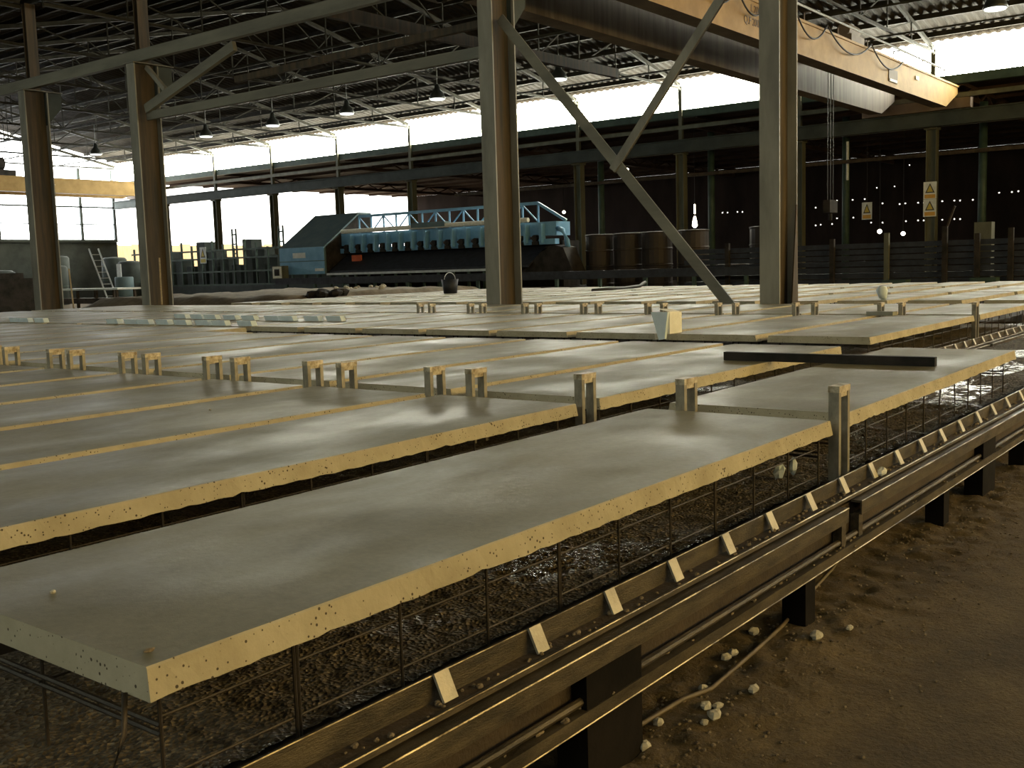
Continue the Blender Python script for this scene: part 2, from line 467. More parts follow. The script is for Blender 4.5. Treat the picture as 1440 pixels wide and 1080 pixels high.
t2 = struct('trim_2', gt, 'wall_dark'); t2['label'] = 'dark mullions and sill of the left gable glazing'
# beyond the open end of the next bay
yd = MB(); yd.box(XW+.5, 130, 70.5, 140, -.06, .02); y1 = struct('trim_3', yd, 'yard'); y1['label'] = 'sunlit pale yard ground outside the hall'
fo = thing('yard_fence', 'tan board fence standing in the sunlit yard outside', 'fence', (70, 92, 0))
for k in range(26):
    x = 52+k*1.35
    fm = MB(); fm.box(x, x+1.31, 92, 92.06, .02, 4.6+.12*(k%2)); fm.build('board', 'fence_tan', fo)
fm = MB(); fm.box(52, 87, 92.07, 92.17, 1.2, 1.35); fm.box(52, 87, 92.07, 92.17, 3.6, 3.75); fm.build('fence_rail', 'timber', fo)

# ------------------------------------------------------------------ roof: corrugated sheets on purlins on trusses
def roof_slope(name, xa, za, xb, zb, label):
    pitch = .36; n = int((Y_G-Y_R)/pitch)
    v = []; f = []
    for i in range(n*4+1):
        y = Y_R + i*pitch/4; dz = (.0,.05,.05,.0)[i%4]
        v += [(xa,y,za+dz),(xb,y,zb+dz)]
    for i in range(n*4): f.append((2*i,2*i+1,2*i+3,2*i+2))
    o = MB().add(v,f); o = struct(name, o, 'roof_sheet'); o['label'] = label
    for k in range(1,9):
        t = (k-.4)/8.2; x = xa+(xb-xa)*t; z = za+(zb-za)*t
        p = MB(); p.beam((x,Y_R+.1,z-.11),(x,Y_G-.3,z-.11),.09,.20); p.build('purlin','purlin_steel',o)
    return o
XR = (XL+XW)/2
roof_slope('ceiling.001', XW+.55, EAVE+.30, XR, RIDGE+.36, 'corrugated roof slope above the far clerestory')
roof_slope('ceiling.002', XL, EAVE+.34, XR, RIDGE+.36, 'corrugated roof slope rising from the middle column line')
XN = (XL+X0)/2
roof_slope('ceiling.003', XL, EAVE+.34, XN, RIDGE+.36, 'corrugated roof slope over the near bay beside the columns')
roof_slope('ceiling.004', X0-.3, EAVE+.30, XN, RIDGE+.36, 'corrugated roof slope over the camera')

def truss_meshes():
    W = XW - XL - .3; out = []
    h = lambda t: (CHORD+.15) + (RIDGE-CHORD-.05)*(1-abs(t-.5)*2)
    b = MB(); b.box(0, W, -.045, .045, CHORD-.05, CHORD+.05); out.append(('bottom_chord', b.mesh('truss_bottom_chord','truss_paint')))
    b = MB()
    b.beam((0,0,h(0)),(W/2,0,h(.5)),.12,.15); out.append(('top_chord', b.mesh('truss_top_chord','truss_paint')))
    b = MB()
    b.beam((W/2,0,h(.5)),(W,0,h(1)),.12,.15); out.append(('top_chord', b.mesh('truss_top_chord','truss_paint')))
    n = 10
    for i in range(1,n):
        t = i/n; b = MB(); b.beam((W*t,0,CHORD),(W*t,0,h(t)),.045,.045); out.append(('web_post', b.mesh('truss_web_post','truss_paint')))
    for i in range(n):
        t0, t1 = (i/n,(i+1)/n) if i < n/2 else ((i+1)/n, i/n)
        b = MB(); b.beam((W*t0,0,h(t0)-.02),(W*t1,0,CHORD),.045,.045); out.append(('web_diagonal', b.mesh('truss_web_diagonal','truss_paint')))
    return out
TM = truss_meshes()
def add_truss(x, y, label, group):
    t = thing('roof_truss', label, 'roof truss', (x, y, CHORD), group)
    for nm, me in TM:
        o = bpy.data.objects.new(nm, me); COL.objects.link(o); o.parent = t; o.location = (0,0,-CHORD)
for i, y in enumerate([-4.9, 1.4, 7.3] + POSTS + [72.4]):
    add_truss(XL+.15, y, 'steel roof truss of the far bay, %s from the right end' % ORD[i], 'roof trusses of the far bay')
for i, y in enumerate([25.4, 31.3, 37.3, 43.2, 49.2, 55.1, 61.1, 67.0]):
    add_truss(X0+.15, y, 'steel roof truss over the near bay above the left columns, %s of its row' % ORD[i], 'roof trusses of the near bay')
# longitudinal ties between trusses
for k, (x, z, lab) in enumerate([(22.5,CHORD,'thin steel tie running under the trusses near the columns'),(27.0,CHORD,'thin steel tie running under the trusses left of the lamp row'),(35.5,CHORD,'thin steel tie running under the trusses right of the lamp row'),(40.3,CHORD,'thin steel tie running under the trusses near the clerestory')]):
    b = MB(); b.box(x-.035,x+.035,-4,72.3,z-.12,z-.05); tag(b.build('tie_bar','truss_paint'), lab, 'tie bar', 'ties under the roof trusses')

# ------------------------------------------------------------------ middle column line
def h_column(y, top, label, flare=False, head=None):
    x0, x1, w = XL-.375, XL+.375, .175
    t = thing('steel_column', label, 'column', (XL, y, 0), 'columns of the middle line')
    b = MB(); b.box(x0, x0+.035, y-w, y+w, 0.02, top); b.build('flange','column_paint',t)
    b = MB(); b.box(x1-.035, x1, y-w, y+w, 0.02, top); b.build('flange','column_paint',t)
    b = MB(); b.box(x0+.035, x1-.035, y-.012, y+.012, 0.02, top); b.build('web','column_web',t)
    b = MB(); b.box(x0-.1,x1+.1,y-w-.1,y+w+.1,-.02,.03); b.build('base_plate','column_web',t)
    if flare:
        b = MB()
        for s in (-1,1):
            b.prism([(x1-.32,.03),(x1+.02,.03),(x1-.02,2.4),(x1-.05,2.4)],'y',y+s*w-.01,y+s*w+.012)
        b.build('gusset','column_web',t)
    # slimmer upper stanchion carrying the roof
    b = MB(); b.box(XL-.10,XL+.22,y-.10,y-.08,top,EAVE-.1); b.box(XL-.10,XL+.22,y+.08,y+.10,top,EAVE-.1); b.box(XL+.05,XL+.07,y-.08,y+.08,top,EAVE-.1)
    b.build('upper_stanchion','column_web',t)
    # crane bracket head
    b = MB(); b.prism([(x1-.04,top-1.0),(x1+.45,top-.45),(x1+.45,top-.02),(x1-.04,top-.02)],'y',y-.12,y+.12); b.build('crane_bracket','wall_dark',t)
    b = MB(); b.box(x0-.05,x1+.45,y-.24,y+.24,top-.02,top+.0); b.build('cap_plate','column_paint',t)
    return t
TOPC = 7.20
CY = [7.35, 13.29, 25.45, 31.2]
h_column(7.35, TOPC, 'riveted grey steel column right of the diagonal braces, flared at its foot', flare=True)
h_column(13.29, TOPC, 'large brown and grey steel column in the middle of the picture')
h_column(25.45, TOPC, 'grey steel column on the left carrying the inclined knee brace')
h_column(31.2, TOPC, 'grey steel column nearest the left edge of the picture')
# runway girder over the columns
t = thing('runway_girder', 'long grey crane runway beam across the tops of the left columns', 'beam', (XL, 18, TOPC))
b = MB(); b.box(XL-.30,XL-.27,-8,45,TOPC+.002,TOPC+.28); b.build('web','beam_paint',t)
b = MB(); b.box(XL-.30,XL-.14,-8,45,TOPC+.28,TOPC+.30); b.build('top_flange','beam_paint',t)
b = MB(); b.box(XL-.27,XL-.14,-8,45,TOPC+.002,TOPC+.02); b.build('bottom_flange','beam_paint',t)
# lower beam between left and middle columns
t = thing('cross_beam', 'grey horizontal beam from the knee-braced column to the middle column', 'beam', (XL, 19.3, 5.68))
b = MB(); b.box(XL-.1,XL-.07,13.48,25.26,5.72,5.90); b.build('web','beam_paint',t)
b = MB(); b.box(XL-.1,XL+.0,13.48,25.26,5.70,5.72); b.build('bottom_flange','beam_paint',t)
b = MB(); b.box(XL-.1,XL+.0,13.48,25.26,5.90,5.92); b.build('top_flange','beam_paint',t)
b = MB(); b.beam((XL+.15,21.7,6.33),(XL+.15,13.48,6.42),.12,.15); tag(b.build('upper_tie','column_web'), 'slimmer dark beam just above the long grey cross beam', 'beam')
b = MB(); b.beam((XL-.12,25.20,5.98),(XL-.12,21.35,7.06),.12,.24); tag(b.build('knee_brace','beam_paint'), 'pale inclined knee brace under the runway beam on the left', 'brace')
b = MB(); b.beam((XL+.02,25.27,7.1),(XL+.02,24.5,6.42),.10,.12); tag(b.build('short_strut','column_paint'), 'short dark strut crossing above the foot of the knee brace', 'brace')
b = MB(); b.beam((17.7,18.9,7.62),(30.5,18.9,7.75),.16,.30); tag(b.build('tie_beam','column_web'), 'thick grey beam running from the runway beam behind the middle column', 'beam')
# V bracing between the two right columns
t = thing('diagonal_brace', 'long grey diagonal brace falling from the middle column to the floor on the right', 'brace', (XL, 10.3, 0))
b = MB(); b.beam((XL-.10,13.12,6.38),(XL-.10,7.65,.06),.20,.03,up=(1,0,0)); b.build('flange','beam_paint',t)
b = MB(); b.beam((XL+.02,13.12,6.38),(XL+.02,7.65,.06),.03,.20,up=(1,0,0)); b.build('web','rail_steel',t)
t = thing('diagonal_brace', 'shorter grey brace rising right from the middle of the long diagonal brace', 'brace', (XL, 9.0, 3.3))
b = MB(); b.beam((XL-.14,10.55,3.22),(XL-.14,7.9,6.45),.15,.03,up=(1,0,0)); b.build('flange','column_paint',t)
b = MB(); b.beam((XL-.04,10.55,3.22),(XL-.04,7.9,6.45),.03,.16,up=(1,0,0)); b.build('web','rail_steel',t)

# ------------------------------------------------------------------ far column line
for i, y in enumerate(POSTS):
    t = thing('steel_post', 'olive steel post under the far clerestory, %s from the right' % ORD[i], 'column', (XW, y, 0), 'posts of the far line')
    b = MB(); b.box(XW-.20,XW+.20,y-.20,y-.17,0,6.55); b.box(XW-.20,XW+.20,y+.17,y+.20,0,6.55); b.box(XW-.03,XW+.03,y-.17,y+.17,0,6.55); b.build('shaft','post_olive',t)
    b = MB(); b.box(XW-.32,XW+.24,y-.26,y+.26,6.55,6.75); b.build('cap','post_olive',t)
    b = MB(); b.box(XW-.09,XW+.09,y-.09,y+.09,6.75,EAVE-.1); b.build('upper_post','post_olive',t)
    b = MB(); b.cyl((XW+.02,y-.02,9.5),(XW-.5,y-.02,9.9),.05,6); b.build('bracket','post_olive',t)
for i, (x, y, lab) in enumerate([(47.3,17.3,'dark green round post with a white pipe on it behind the crane'),(47.3,11.5,'dark green round post nearest the right edge of the picture'),(47.3,24.0,'thin grey-green post beside the hanging light bulb'),(47.3,30.4,'dark post behind the stacked drums at the right end of the blue machine')]):
    b = MB(); b.cyl((x,y,0),(x,y,7.7),.17,10); o = b.build('round_post', 'dark_green', smooth=True); tag(o, lab, 'column', 'round posts behind the far line')
    if i == 0:
        c = MB(); c.cyl((x-.2,y-.14,4.9),(x-.2,y-.14,6.6),.06,8); c.build('pipe','white_paint',o)
# runway girder and girts of the far line
t = thing('runway_girder', 'dark crane runway girder along the far posts', 'beam', (XW-.6, 28, 6.6))
b = MB(); b.box(XW-.62,XW-.58,-16,72,6.65,7.15); b.build('web','wall_dark',t)
b = MB(); b.box(XW-.75,XW-.45,-16,72,7.15,7.19); b.build('top_flange','wall_dark',t)
b = MB(); b.box(XW-.75,XW-.45,-16,72,6.61,6.65); b.build('bottom_flange','wall_dark',t)
b = MB(); b.box(XW-.20,XW-.1,-16,72,7.72,7.9); tag(b.build('girt','post_olive'), 'pale horizontal girt running just under the clerestory sill', 'beam')
b = MB(); b.box(XW+.27,XW+.35,9,36,6.68,6.92); tag(b.build('cable_tray','wall_grey'), 'grey cable tray behind the far posts on the right', 'tray')
b = MB(); b.box(XW+1.2,XW+1.3,9,40,5.6,5.75); tag(b.build('service_pipe','rust_steel'), 'dark horizontal service pipe behind the far posts', 'pipe')

# warning signs on the post
def sign(name, x, y, z0, w, h, label, tri=True, bar='sign_orange'):
    t = thing(name, label, 'sign', (x, y, z0))
    b = MB(); b.box(x, x+.02, y-w/2, y+w/2, z0, z0+h); b.build('plate','white_paint',t)
    if tri:
        b = MB(); b.prism([(y-w*.36,z0+h*.36),(y+w*.36,z0+h*.36),(y,z0+h*.92)],'x',x-.008,x); b.build('triangle','sign_black',t)
        b = MB(); b.prism([(y-w*.24,z0+h*.42),(y+w*.24,z0+h*.42),(y,z0+h*.80)],'x',x-.014,x-.008); b.build('triangle_field','sign_yellow',t)
    b = MB(); b.box(x-.01,x,y-w*.40,y+w*.40,z0+h*.05,z0+h*.27); b.build('caption_bar',bar,t)
    return t
sign('warning_sign', 44.98, 12.95, 3.73, .52, .70, 'upper white warning sign with triangle and orange bar on the olive post')
sign('warning_sign', 44.98, 12.95, 3.02, .52, .70, 'lower white warning sign with triangle and orange bar on the olive post')
sg = sign('notice_sign', 46.9, 16.2, 3.1, .45, .75, 'small dim notice hanging between the green posts')
b = MB(); b.cyl((46.91,16.2,3.85),(46.91,16.2,8.42),.01,5); b.build('cord','cable_black',sg)

# ------------------------------------------------------------------ travelling cranes
def crane(yc, label, text=False, near_mat='crane_yellow', side_mat='crane_yellow'):
    t = thing('bridge_crane', label, 'crane', (31, yc, 7.16))
    def girder(y, mat_side, mat_bot):
        b = MB()
        prof = [(18.0,7.20),(43.6,7.20),(45.2,7.85),(45.2,8.14),(18.0,8.14)]
        b.prism(prof,'y',y-.26,y+.26,0)
        for k,f in enumerate(b.f):
            pass
        b.m[2] = 1; b.m[3] = 1     # underside and sloped nose in the dark brown
        return b.build('girder',[mat_side, mat_bot],t)
    g1 = girder(yc, near_mat, 'crane_brown'); g2 = girder(yc+2.5, side_mat, 'crane_brown')
    b = MB(); b.box(18.0,45.2,yc-.30,yc-.26,8.10,8.17); b.build('flange_edge',near_mat,g1)
    for x in (17.7, 44.8):
        b = MB(); b.box(x-.2,x+.2,yc-.9,yc+3.4,7.27 if x<20 else 7.22,7.62); b.build('end_carriage','crane_brown',t)
        for yw in (yc-.6, yc+3.1):
            b = MB(); b.cyl((x-.06,yw,7.36),(x+.06,yw,7.36),.16,12); b.build('wheel','machine_dark',t)
    return t, g1, g2
t, g1, g2 = crane(12.25, 'yellow bridge crane with looped black cables at the upper right', near_mat='crane_yellow', side_mat='crane_shaded')
# festoon: track rail and hanging loops
b = MB(); b.cyl((18.5,11.75,8.42),(42.5,11.75,8.42),.035,6); tr_ = b.build('festoon_rail','aluminium',t)
for x in np.arange(19,43,2.6):
    b = MB(); b.box(x-.015,x+.015,11.75,11.99,8.38,8.41); b.box(x-.015,x+.015,11.96,11.99,8.14,8.41); b.build('rail_arm','crane_brown',tr_)
loops = [21.2,23.0,24.8,26.7,28.5,30.8,34.6,38.0]
for a, c in zip(loops[:-1], loops[1:]):
    pts = []
    for i in range(13):
        u = i/12; s = 1-(2*u-1)**2
        pts.append((a+(c-a)*u, 11.84, 8.24-.55*s))
    b = MB(); b.tube(pts,.026,6); b.build('cable_loop','cable_black',t,True)
b = MB(); b.cyl((20,14.9,8.7),(43,14.9,8.7),.03,6); b.cyl((20,14.9,9.2),(43,14.9,9.2),.03,6)
for x in np.arange(20,43.1,1.9): b.cyl((x,14.9,8.14),(x,14.9,9.2),.025,6)
b.build('handrail','crane_brown',t)
b = MB(); b.box(39.6,39.95,11.94,11.985,7.75,7.88); b.build('label_plate','white_paint',g1)
b = MB(); b.box(36.7,37.6,11.96,11.985,7.35,7.78); b.build('patch_plate','crane_brown',g1)
b = MB(); b.box(36.75,37.5,11.94,11.962,7.37,7.45); b.build('label_plate','white_paint',g1)
# lettering on the girder
def text3d(s, loc, size, rot, mat, parent):
    cu = bpy.data.curves.new('lettering','FONT'); cu.body = s; cu.size = size; cu.extrude = .004
    o = bpy.data.objects.new('lettering', cu); COL.objects.link(o)
    dg = bpy.context.evaluated_depsgraph_get()
    me = bpy.data.meshes.new_from_object(o.evaluated_get(dg)); bpy.data.objects.remove(o)
    me.materials.clear(); me.materials.append(MAT[mat])
    q = bpy.data.objects.new('lettering', me); COL.objects.link(q)
    q.parent = parent; w = WORLD_LOC[parent.name]
    q.location = (loc[0]-w[0],loc[1]-w[1],loc[2]-w[2]); q.rotation_euler = rot
    return q
text3d('L 200', (25.9,11.983,7.84), .26, (math.pi/2,0,0), 'crane_brown', g1)
text3d('Q.F 2000', (25.5,11.983,7.50), .28, (math.pi/2,0,0), 'crane_brown', g1)
# hook ropes and hook
for dx in (0,.25,.5):
    b = MB(); b.cyl((35.2+dx,13.5,3.4),(35.2+dx,13.5,8.2),.012,5); b.build('hoist_rope','cable_black',t)
b = MB(); b.box(35.1,35.8,13.38,13.62,3.0,3.42); b.cyl((35.45,13.5,2.75),(35.45,13.5,3.0),.07,8); b.build('hook_block','machine_dark',t)
b = MB(); b.box(34.9,36.1,12.6,14.4,8.16,8.75); b.cyl((35.0,12.9,8.95),(36.0,12.9,8.95),.22,10); b.build('hoist_trolley','crane_brown',t)
t, g1, g2 = crane(66.6, 'yellow bridge crane with a hoist on top by the left gable windows')
b = MB(); b.box(32.2,34.6,66.5,68.9,8.18,8.55); b.cyl((32.6,67.0,8.95),(34.0,67.0,8.95),.42,10); b.box(33.0,33.6,67.3,67.9,8.5,9.75); b.cyl((33.9,67.6,8.5),(33.9,67.6,9.6),.3,8); b.build('hoist_trolley','machine_dark',t)
text3d('5 T', (36.4,66.33,7.4), .5, (math.pi/2,0,0), 'white_paint', g1)

# ------------------------------------------------------------------ pendant lamps
b = MB(); b.box(30.96,31.04,-4,72.3,9.50,9.60); tag(b.build('lamp_conduit','truss_paint'),'thin straight conduit from which the pendant lamps hang','conduit')
sh = MB(); sh.lathe((0,0,0), [(.32,0),(.31,.06),(.24,.22),(.12,.34),(.10,.50),(.06,.56)], 14)
lamp_shade = sh.mesh('lamp_shade','lamp_enamel',smooth=True)
st = MB(); st.cyl((0,0,.55),(0,0,1.521),.02,6); lamp_stem = st.mesh('lamp_stem','lamp_enamel')
bl = MB(); bl.lathe((0,0,-.035), [(.27,0),(.30,.05)], 14); lamp_glass = bl.mesh('lamp_glass','glass_reflection')
for i, y in enumerate([7.3,16.0,21.6,27.3,32.3,37.0,41.8,46.5,51.2]):
    t = thing('pendant_lamp', 'dark bell-shaped pendant lamp under the roof, %s from the right' % ORD[i], 'lamp', (31.0,y,7.95), 'pendant lamps of the far bay')
    place('lamp_shade', lamp_shade, (31.0,y,7.98), t); place('stem', lamp_stem, (31.0,y,7.98), t); place('lamp_glass', lamp_glass, (31.0,y,7.98), t)

# ------------------------------------------------------------------ casting beds
BED = .45
def fill_grid(x0,x1,y0,y1,step,z,amp,seed,mats='rough_fill'):
    gx = np.arange(x0,x1+1e-6,step); gy = np.arange(y0,y1+1e-6,step)
    A,B = np.meshgrid(gx,gy,indexing='ij')
    Z = z + amp*(vnoise(A,B,.03,seed)*.6+vnoise(A,B,.06,seed+1)*.3+vnoise(A,B,.4,seed+2)*.3)
    n1,n2 = len(gx),len(gy); m = MB()
    m.v = list(zip(A.ravel().tolist(),B.ravel().tolist(),Z.ravel().tolist()))
    m.f = [(i*n2+j,(i+1)*n2+j,(i+1)*n2+j+1,i*n2+j+1) for i in range(n1-1) for j in range(n2-1)]
    m.m = [0]*len(m.f); return m
t = thing('casting_bed', 'nearest casting bed with rough dark wet concrete under the front slabs', 'bed', (5,2.3,.2))
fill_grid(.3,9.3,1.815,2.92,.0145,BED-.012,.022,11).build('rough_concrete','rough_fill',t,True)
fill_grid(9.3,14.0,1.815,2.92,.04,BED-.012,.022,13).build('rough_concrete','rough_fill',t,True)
def puddle(cx,cy,rx,ry,seed,par):
    r = random.Random(seed); n = 26; ph = [r.uniform(0,6.28) for _ in range(3)]
    v = []
    for z in (BED-.004, BED+.001):
        for i in range(n):
            a = 2*math.pi*i/n; k = 1+.22*math.sin(2*a+ph[0])+.16*math.sin(3*a+ph[1])+.10*math.sin(5*a+ph[2])
            v.append((cx+rx*k*math.cos(a), cy+ry*k*math.sin(a), z))
    f = [tuple(range(n-1,-1,-1)), tuple(range(n,2*n))]+[(i,(i+1)%n,n+(i+1)%n,n+i) for i in range(n)]
    MB().add(v,f).build('puddle','water_film',par)
puddle(8.3,2.25,.9,.26,2,t); puddle(11.2,2.35,1.3,.34,3,t)
b = MB(); b.box(.3,14.0,1.815,2.92,.20,BED-.014); b.build('bed_base','rust_steel',t)
for x in (1.2,4.2,7.2,10.2,13.6):
    b = MB(); b.box(x-.06,x+.06,2.6,2.8,0,.2); b.build('leg','bar_steel',t)
    b = MB(); b.box(x-.06,x+.06,1.9,2.1,0,.2); b.build('leg','bar_steel',t)
t = thing('casting_bed', 'wide casting bed under the rows of slabs in front of the columns', 'bed', (8,15,0))
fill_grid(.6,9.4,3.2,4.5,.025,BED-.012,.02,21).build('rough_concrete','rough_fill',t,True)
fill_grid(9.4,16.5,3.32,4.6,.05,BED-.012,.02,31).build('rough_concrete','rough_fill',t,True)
puddle(6.2,3.62,.8,.18,5,t)
b = MB(); b.box(.6,9.4,3.19,26.6,0,BED-.014); b.build('bed_base','rust_steel',t)
b = MB(); b.box(9.4,16.5,3.31,26.6,0,BED-.014); b.build('bed_base','rust_steel',t)
b = MB(); b.box(17.5,29.2,1.9,23.6,0,BED-.03); tag(b.build('casting_bed','rust_steel'), 'casting bed beyond the middle columns', 'bed')

# side rails: form angle, wedge plates, channel, web, lower flange, legs
def side_rail(yo, x0, x1, label, breaks, plates, legs, zoff=0.0, step=.39):
    t = thing('bed_side_rail', label, 'rail', ((x0+x1)/2, yo+1.62, 0))
    Y = lambda v: yo+v
    Z = lambda v: v+zoff
    b = MB(); b.box(x0,x1,Y(1.700),Y(1.712),Z(.425),Z(.500)); b.build('form_angle','rail_steel',t)
    b = MB(); b.box(x0,x1,Y(1.640),Y(1.700),Z(.425),Z(.434)); b.build('form_ledge','rust_steel',t)
    b = MB(); b.box(x0,x1,Y(1.628),Y(1.640),Z(.422),Z(.438)); b.build('ledge_lip','rail_steel',t)
    # spilled grout lying on the ledge
    r = random.Random(int(yo*10)+5); d = MB()
    for k in range(int((x1-x0)*26)):
        x = r.uniform(x0,x1); y = Y(r.uniform(1.645,1.69)); s = r.uniform(.003,.009)
        d.blob((x,y,Z(.434)+s*.5),s*1.4,s,s*.9,k)
    o = d.build('grout_crumbs','stone_brown',t); o['kind'] = 'stuff'
    pm = MB(); pm.prism([(1.700,.502),(1.668,.436),(1.661,.438),(1.693,.506)],'x',-.026,.026); pmesh = pm.mesh('wedge_plate','plate_steel')
    for i in range(plates):
        x = 1.86 + step*i if yo == 0 else x0 + .3 + step*i
        if x0 < x < x1:
            place('wedge_plate', pmesh, (x, yo+r.uniform(-.003,.003), zoff), t, r.uniform(-.06,.06)*0)
    segs = [x0]+[v for br in breaks for v in br]+[x1]
    for a, c in zip(segs[0::2], segs[1::2]):
        b = MB()
        b.box(a,c,Y(1.587),Y(1.640),Z(.405),Z(.415)); b.box(a,c,Y(1.587),Y(1.593),Z(.352),Z(.405)); b.box(a,c,Y(1.593),Y(1.625),Z(.352),Z(.358))
        b.build('edge_channel','rail_steel',t)
        b = MB(); b.cyl((a,Y(1.5885),Z(.4135)),(c,Y(1.5885),Z(.4135)),.0035,6); b.build('worn_highlight','worn_highlight',t)
        b = MB(); b.box(a,a+.05,Y(1.60),Y(1.64),Z(.25),Z(.352)); b.build('end_stiffener','rail_steel',t)
        b = MB(); b.box(c-.05,c,Y(1.60),Y(1.64),Z(.25),Z(.352)); b.build('end_stiffener','rail_steel',t)
    b = MB(); b.cyl((x0,Y(1.630),Z(.437)),(x1,Y(1.630),Z(.437)),.0028,6); b.build('worn_highlight','worn_highlight',t)
    b = MB(); b.cyl((x0,Y(1.588),Z(.206)),(x1,Y(1.588),Z(.206)),.003,6); b.build('worn_highlight','worn_highlight',t)
    b = MB(); b.cyl((x0,Y(1.702),Z(.500)),(x1,Y(1.702),Z(.500)),.0022,6); b.build('worn_highlight','worn_highlight',t)
    b = MB(); b.box(x0,x1,Y(1.645),Y(1.66),Z(.21),Z(.40)); b.build('web_plate','rust_steel',t)
    b = MB(); b.box(x0,x1,Y(1.587),Y(1.645),Z(.235),Z(.247)); b.box(x0,x1,Y(1.587),Y(1.594),Z(.205),Z(.235)); b.build('lower_flange','rail_steel',t)
    d = MB()
    for k in range(int((x1-x0)*20)):
        x = r.uniform(x0,x1); y = Y(r.uniform(1.597,1.64)); s = r.uniform(.004,.011)
        d.blob((x,y,Z(.247)+s*.4),s*1.6,s,s*.7,k)
    o = d.build('grout_spill','stone_brown',t); o['kind'] = 'stuff'
    b = MB(); b.cyl((x0,Y(1.615),Z(.268)),(x1,Y(1.615),Z(.268)),.013,8); b.build('pipe','rail_steel',t)
    for x, kind in legs:
        b = MB()
        if kind: b.box(x-.15,x+.15,Y(1.592),Y(1.70),0,Z(.350))
        else: b.box(x-.05,x+.05,Y(1.60),Y(1.70),0,Z(.24))
        b.build('leg','leg_shade',t)
    return t
side_rail(0.0, .35, 14.0, 'nearest rusty side rail with tilted wedge plates along the front slabs', [(4.40,4.56),(8.9,9.02)], 34,
          [(.9,1),(2.50,1),(4.0,0),(5.95,0),(6.85,1),(7.9,0),(9.4,1),(11.5,0),(13.6,1)])
side_rail(1.50, 9.45, 17.4, 'farther side rail with wedge plates at the right edge beyond the long slab', [(13.2,13.32)], 26,
          [(10.2,1),(12.5,0),(15,1)])
# sill of a near form seen under the rails
# ------------------------------------------------------------------ slabs
def slab_mesh(L, W, seed):
    r = random.Random(seed); n = max(12,int(L*26)); T = .066
    prof = [(0.004,0.0),(0.0,-.004),(-.010,-T),(W+.010,-T),(W,-.004),(W-.004,0.0)]
    m = MB(); v = []; f = []; mt = []
    k = len(prof)
    for i in range(n+1):
        x = L*i/n
        for j,(y,z) in enumerate(prof):
            dz = 0; dy = 0
            if j in (2,3): dz = r.uniform(-.0028,.0028) + (.006 if r.random() < .03 else 0); dy = r.uniform(-.002,.002)
            elif j in (0,1,4,5): dy = r.uniform(-.0008,.0008)
            xx = x + (r.uniform(-.002,.002) if 0 < i < n else (-.004 if i == 0 else .004)*(1 if j in (2,3) else 0))
            v.append((xx,y+dy,z+dz))
    for i in range(n):
        for j in range(k):
            a=i*k+j; c=i*k+(j+1)%k
            f.append((a,c,c+k,a+k)); mt.append(0 if j==k-1 else 1)
    f.append(tuple(range(k-1,-1,-1))); mt.append(1)
    f.append(tuple(n*k+j for j in range(k))); mt.append(1)
    m.v=v; m.f=f; m.m=mt
    return m.mesh('concrete_slab',['slab_top','slab_edge'])
SLAB_TOP = .75
vb = MB(); vb.cyl((0,0,BED-.03),(0,0,.695),.0042,6); vbar_me = vb.mesh('vertical_bar','bar_steel')
vb = MB(); vb.cyl((0,0,BED-.03),(0,0,.695),.0045,6); vb.cyl((.013,0.004,BED-.03),(.013,0.004,.695),.0045,6); vbar2_me = vb.mesh('vertical_bar','bar_steel')
def hbar_mesh(L):
    m = MB(); m.cyl((.03,0,0),(L-.03,0,0),.0032,6); return m.mesh('horizontal_bar','bar_steel')
def cage_mesh(L, W):
    m = MB()
    for y in (.06,W-.06):
        for i in range(int(L/.7)+1):
            x = .04+i*.7; m.beam((x,y,BED-.03-SLAB_TOP),(x,y,-.055),.012,.012)
    return m.mesh('reinforcement_cage','bar_steel')
SM = {}
def slab(x0,x1,y0,w,label,group,detail=0,dz=0.0,yaw=0.0):
    L = round(x1-x0,2); key=(L,round(w,2))
    if key not in SM:
        SM[key] = [slab_mesh(L,w,int(L*100)+s) for s in range(3)] + [hbar_mesh(L), cage_mesh(L,w)]
    S = SM[key]
    o = place('concrete_slab', S[rnd.randrange(3)], (x0,y0,SLAB_TOP+dz), None, yaw)
    tag(o,label,'slab',group)
    if detail:
        n = int((L-.02)/.345)
        for i in range(n+1):
            place('vertical_bar', vbar2_me if i%3==1 else vbar_me, (x0+.04+.345*i, y0+.03, 0), o)
        for z in (.625,.497):
            place('horizontal_bar', S[3], (x0, y0+.036, z), o)
        if detail == 2:
            for i in range(n+1):
                place('vertical_bar', vbar_me, (x0+.04+.345*i, y0+w*.5, 0), o)
            place('horizontal_bar', S[3], (x0, y0+w*.5, .60), o)
            for i in (0,n):
                b = MB(); b.cyl((x0+.04+.345*i,y0+.03,.61),(x0+.04+.345*i,y0+w-.03,.61),.006,6); b.cyl((x0+.04+.345*i,y0+.03,.59),(x0+.04+.345*i,y0+w-.03,.59),.006,6)
                b.build('horizontal_bar','bar_steel',o)
    else:
        c = place('reinforcement_cage', S[4], (x0,y0,SLAB_TOP+dz), o)
    return o
G1='slabs of the nearest block'; G2='slabs of the second block'; G3='slabs of the third block'; G4='slabs of the fourth block before the columns'; G5='slabs beyond the columns'
slab(1.10,4.66,1.77,.97,'large concrete slab in the foreground with its corner toward the camera',G1,2)
slab(4.91,8.64,1.79,.95,'concrete slab at the right with a dark steel bar lying across it',G2,2,0.0,.014)
def row_y(k): return 3.18+1.11*(k-1)
def row_y3(k): return 3.30+1.135*(k-1)
for k in range(1,9):
    slab(1.02,4.65,row_y(k)+rnd.uniform(-.01,.01),.98,'concrete slab of the nearest block, %s row behind the foreground slab' % ORD[k-1],G1,1 if k==1 else 0)
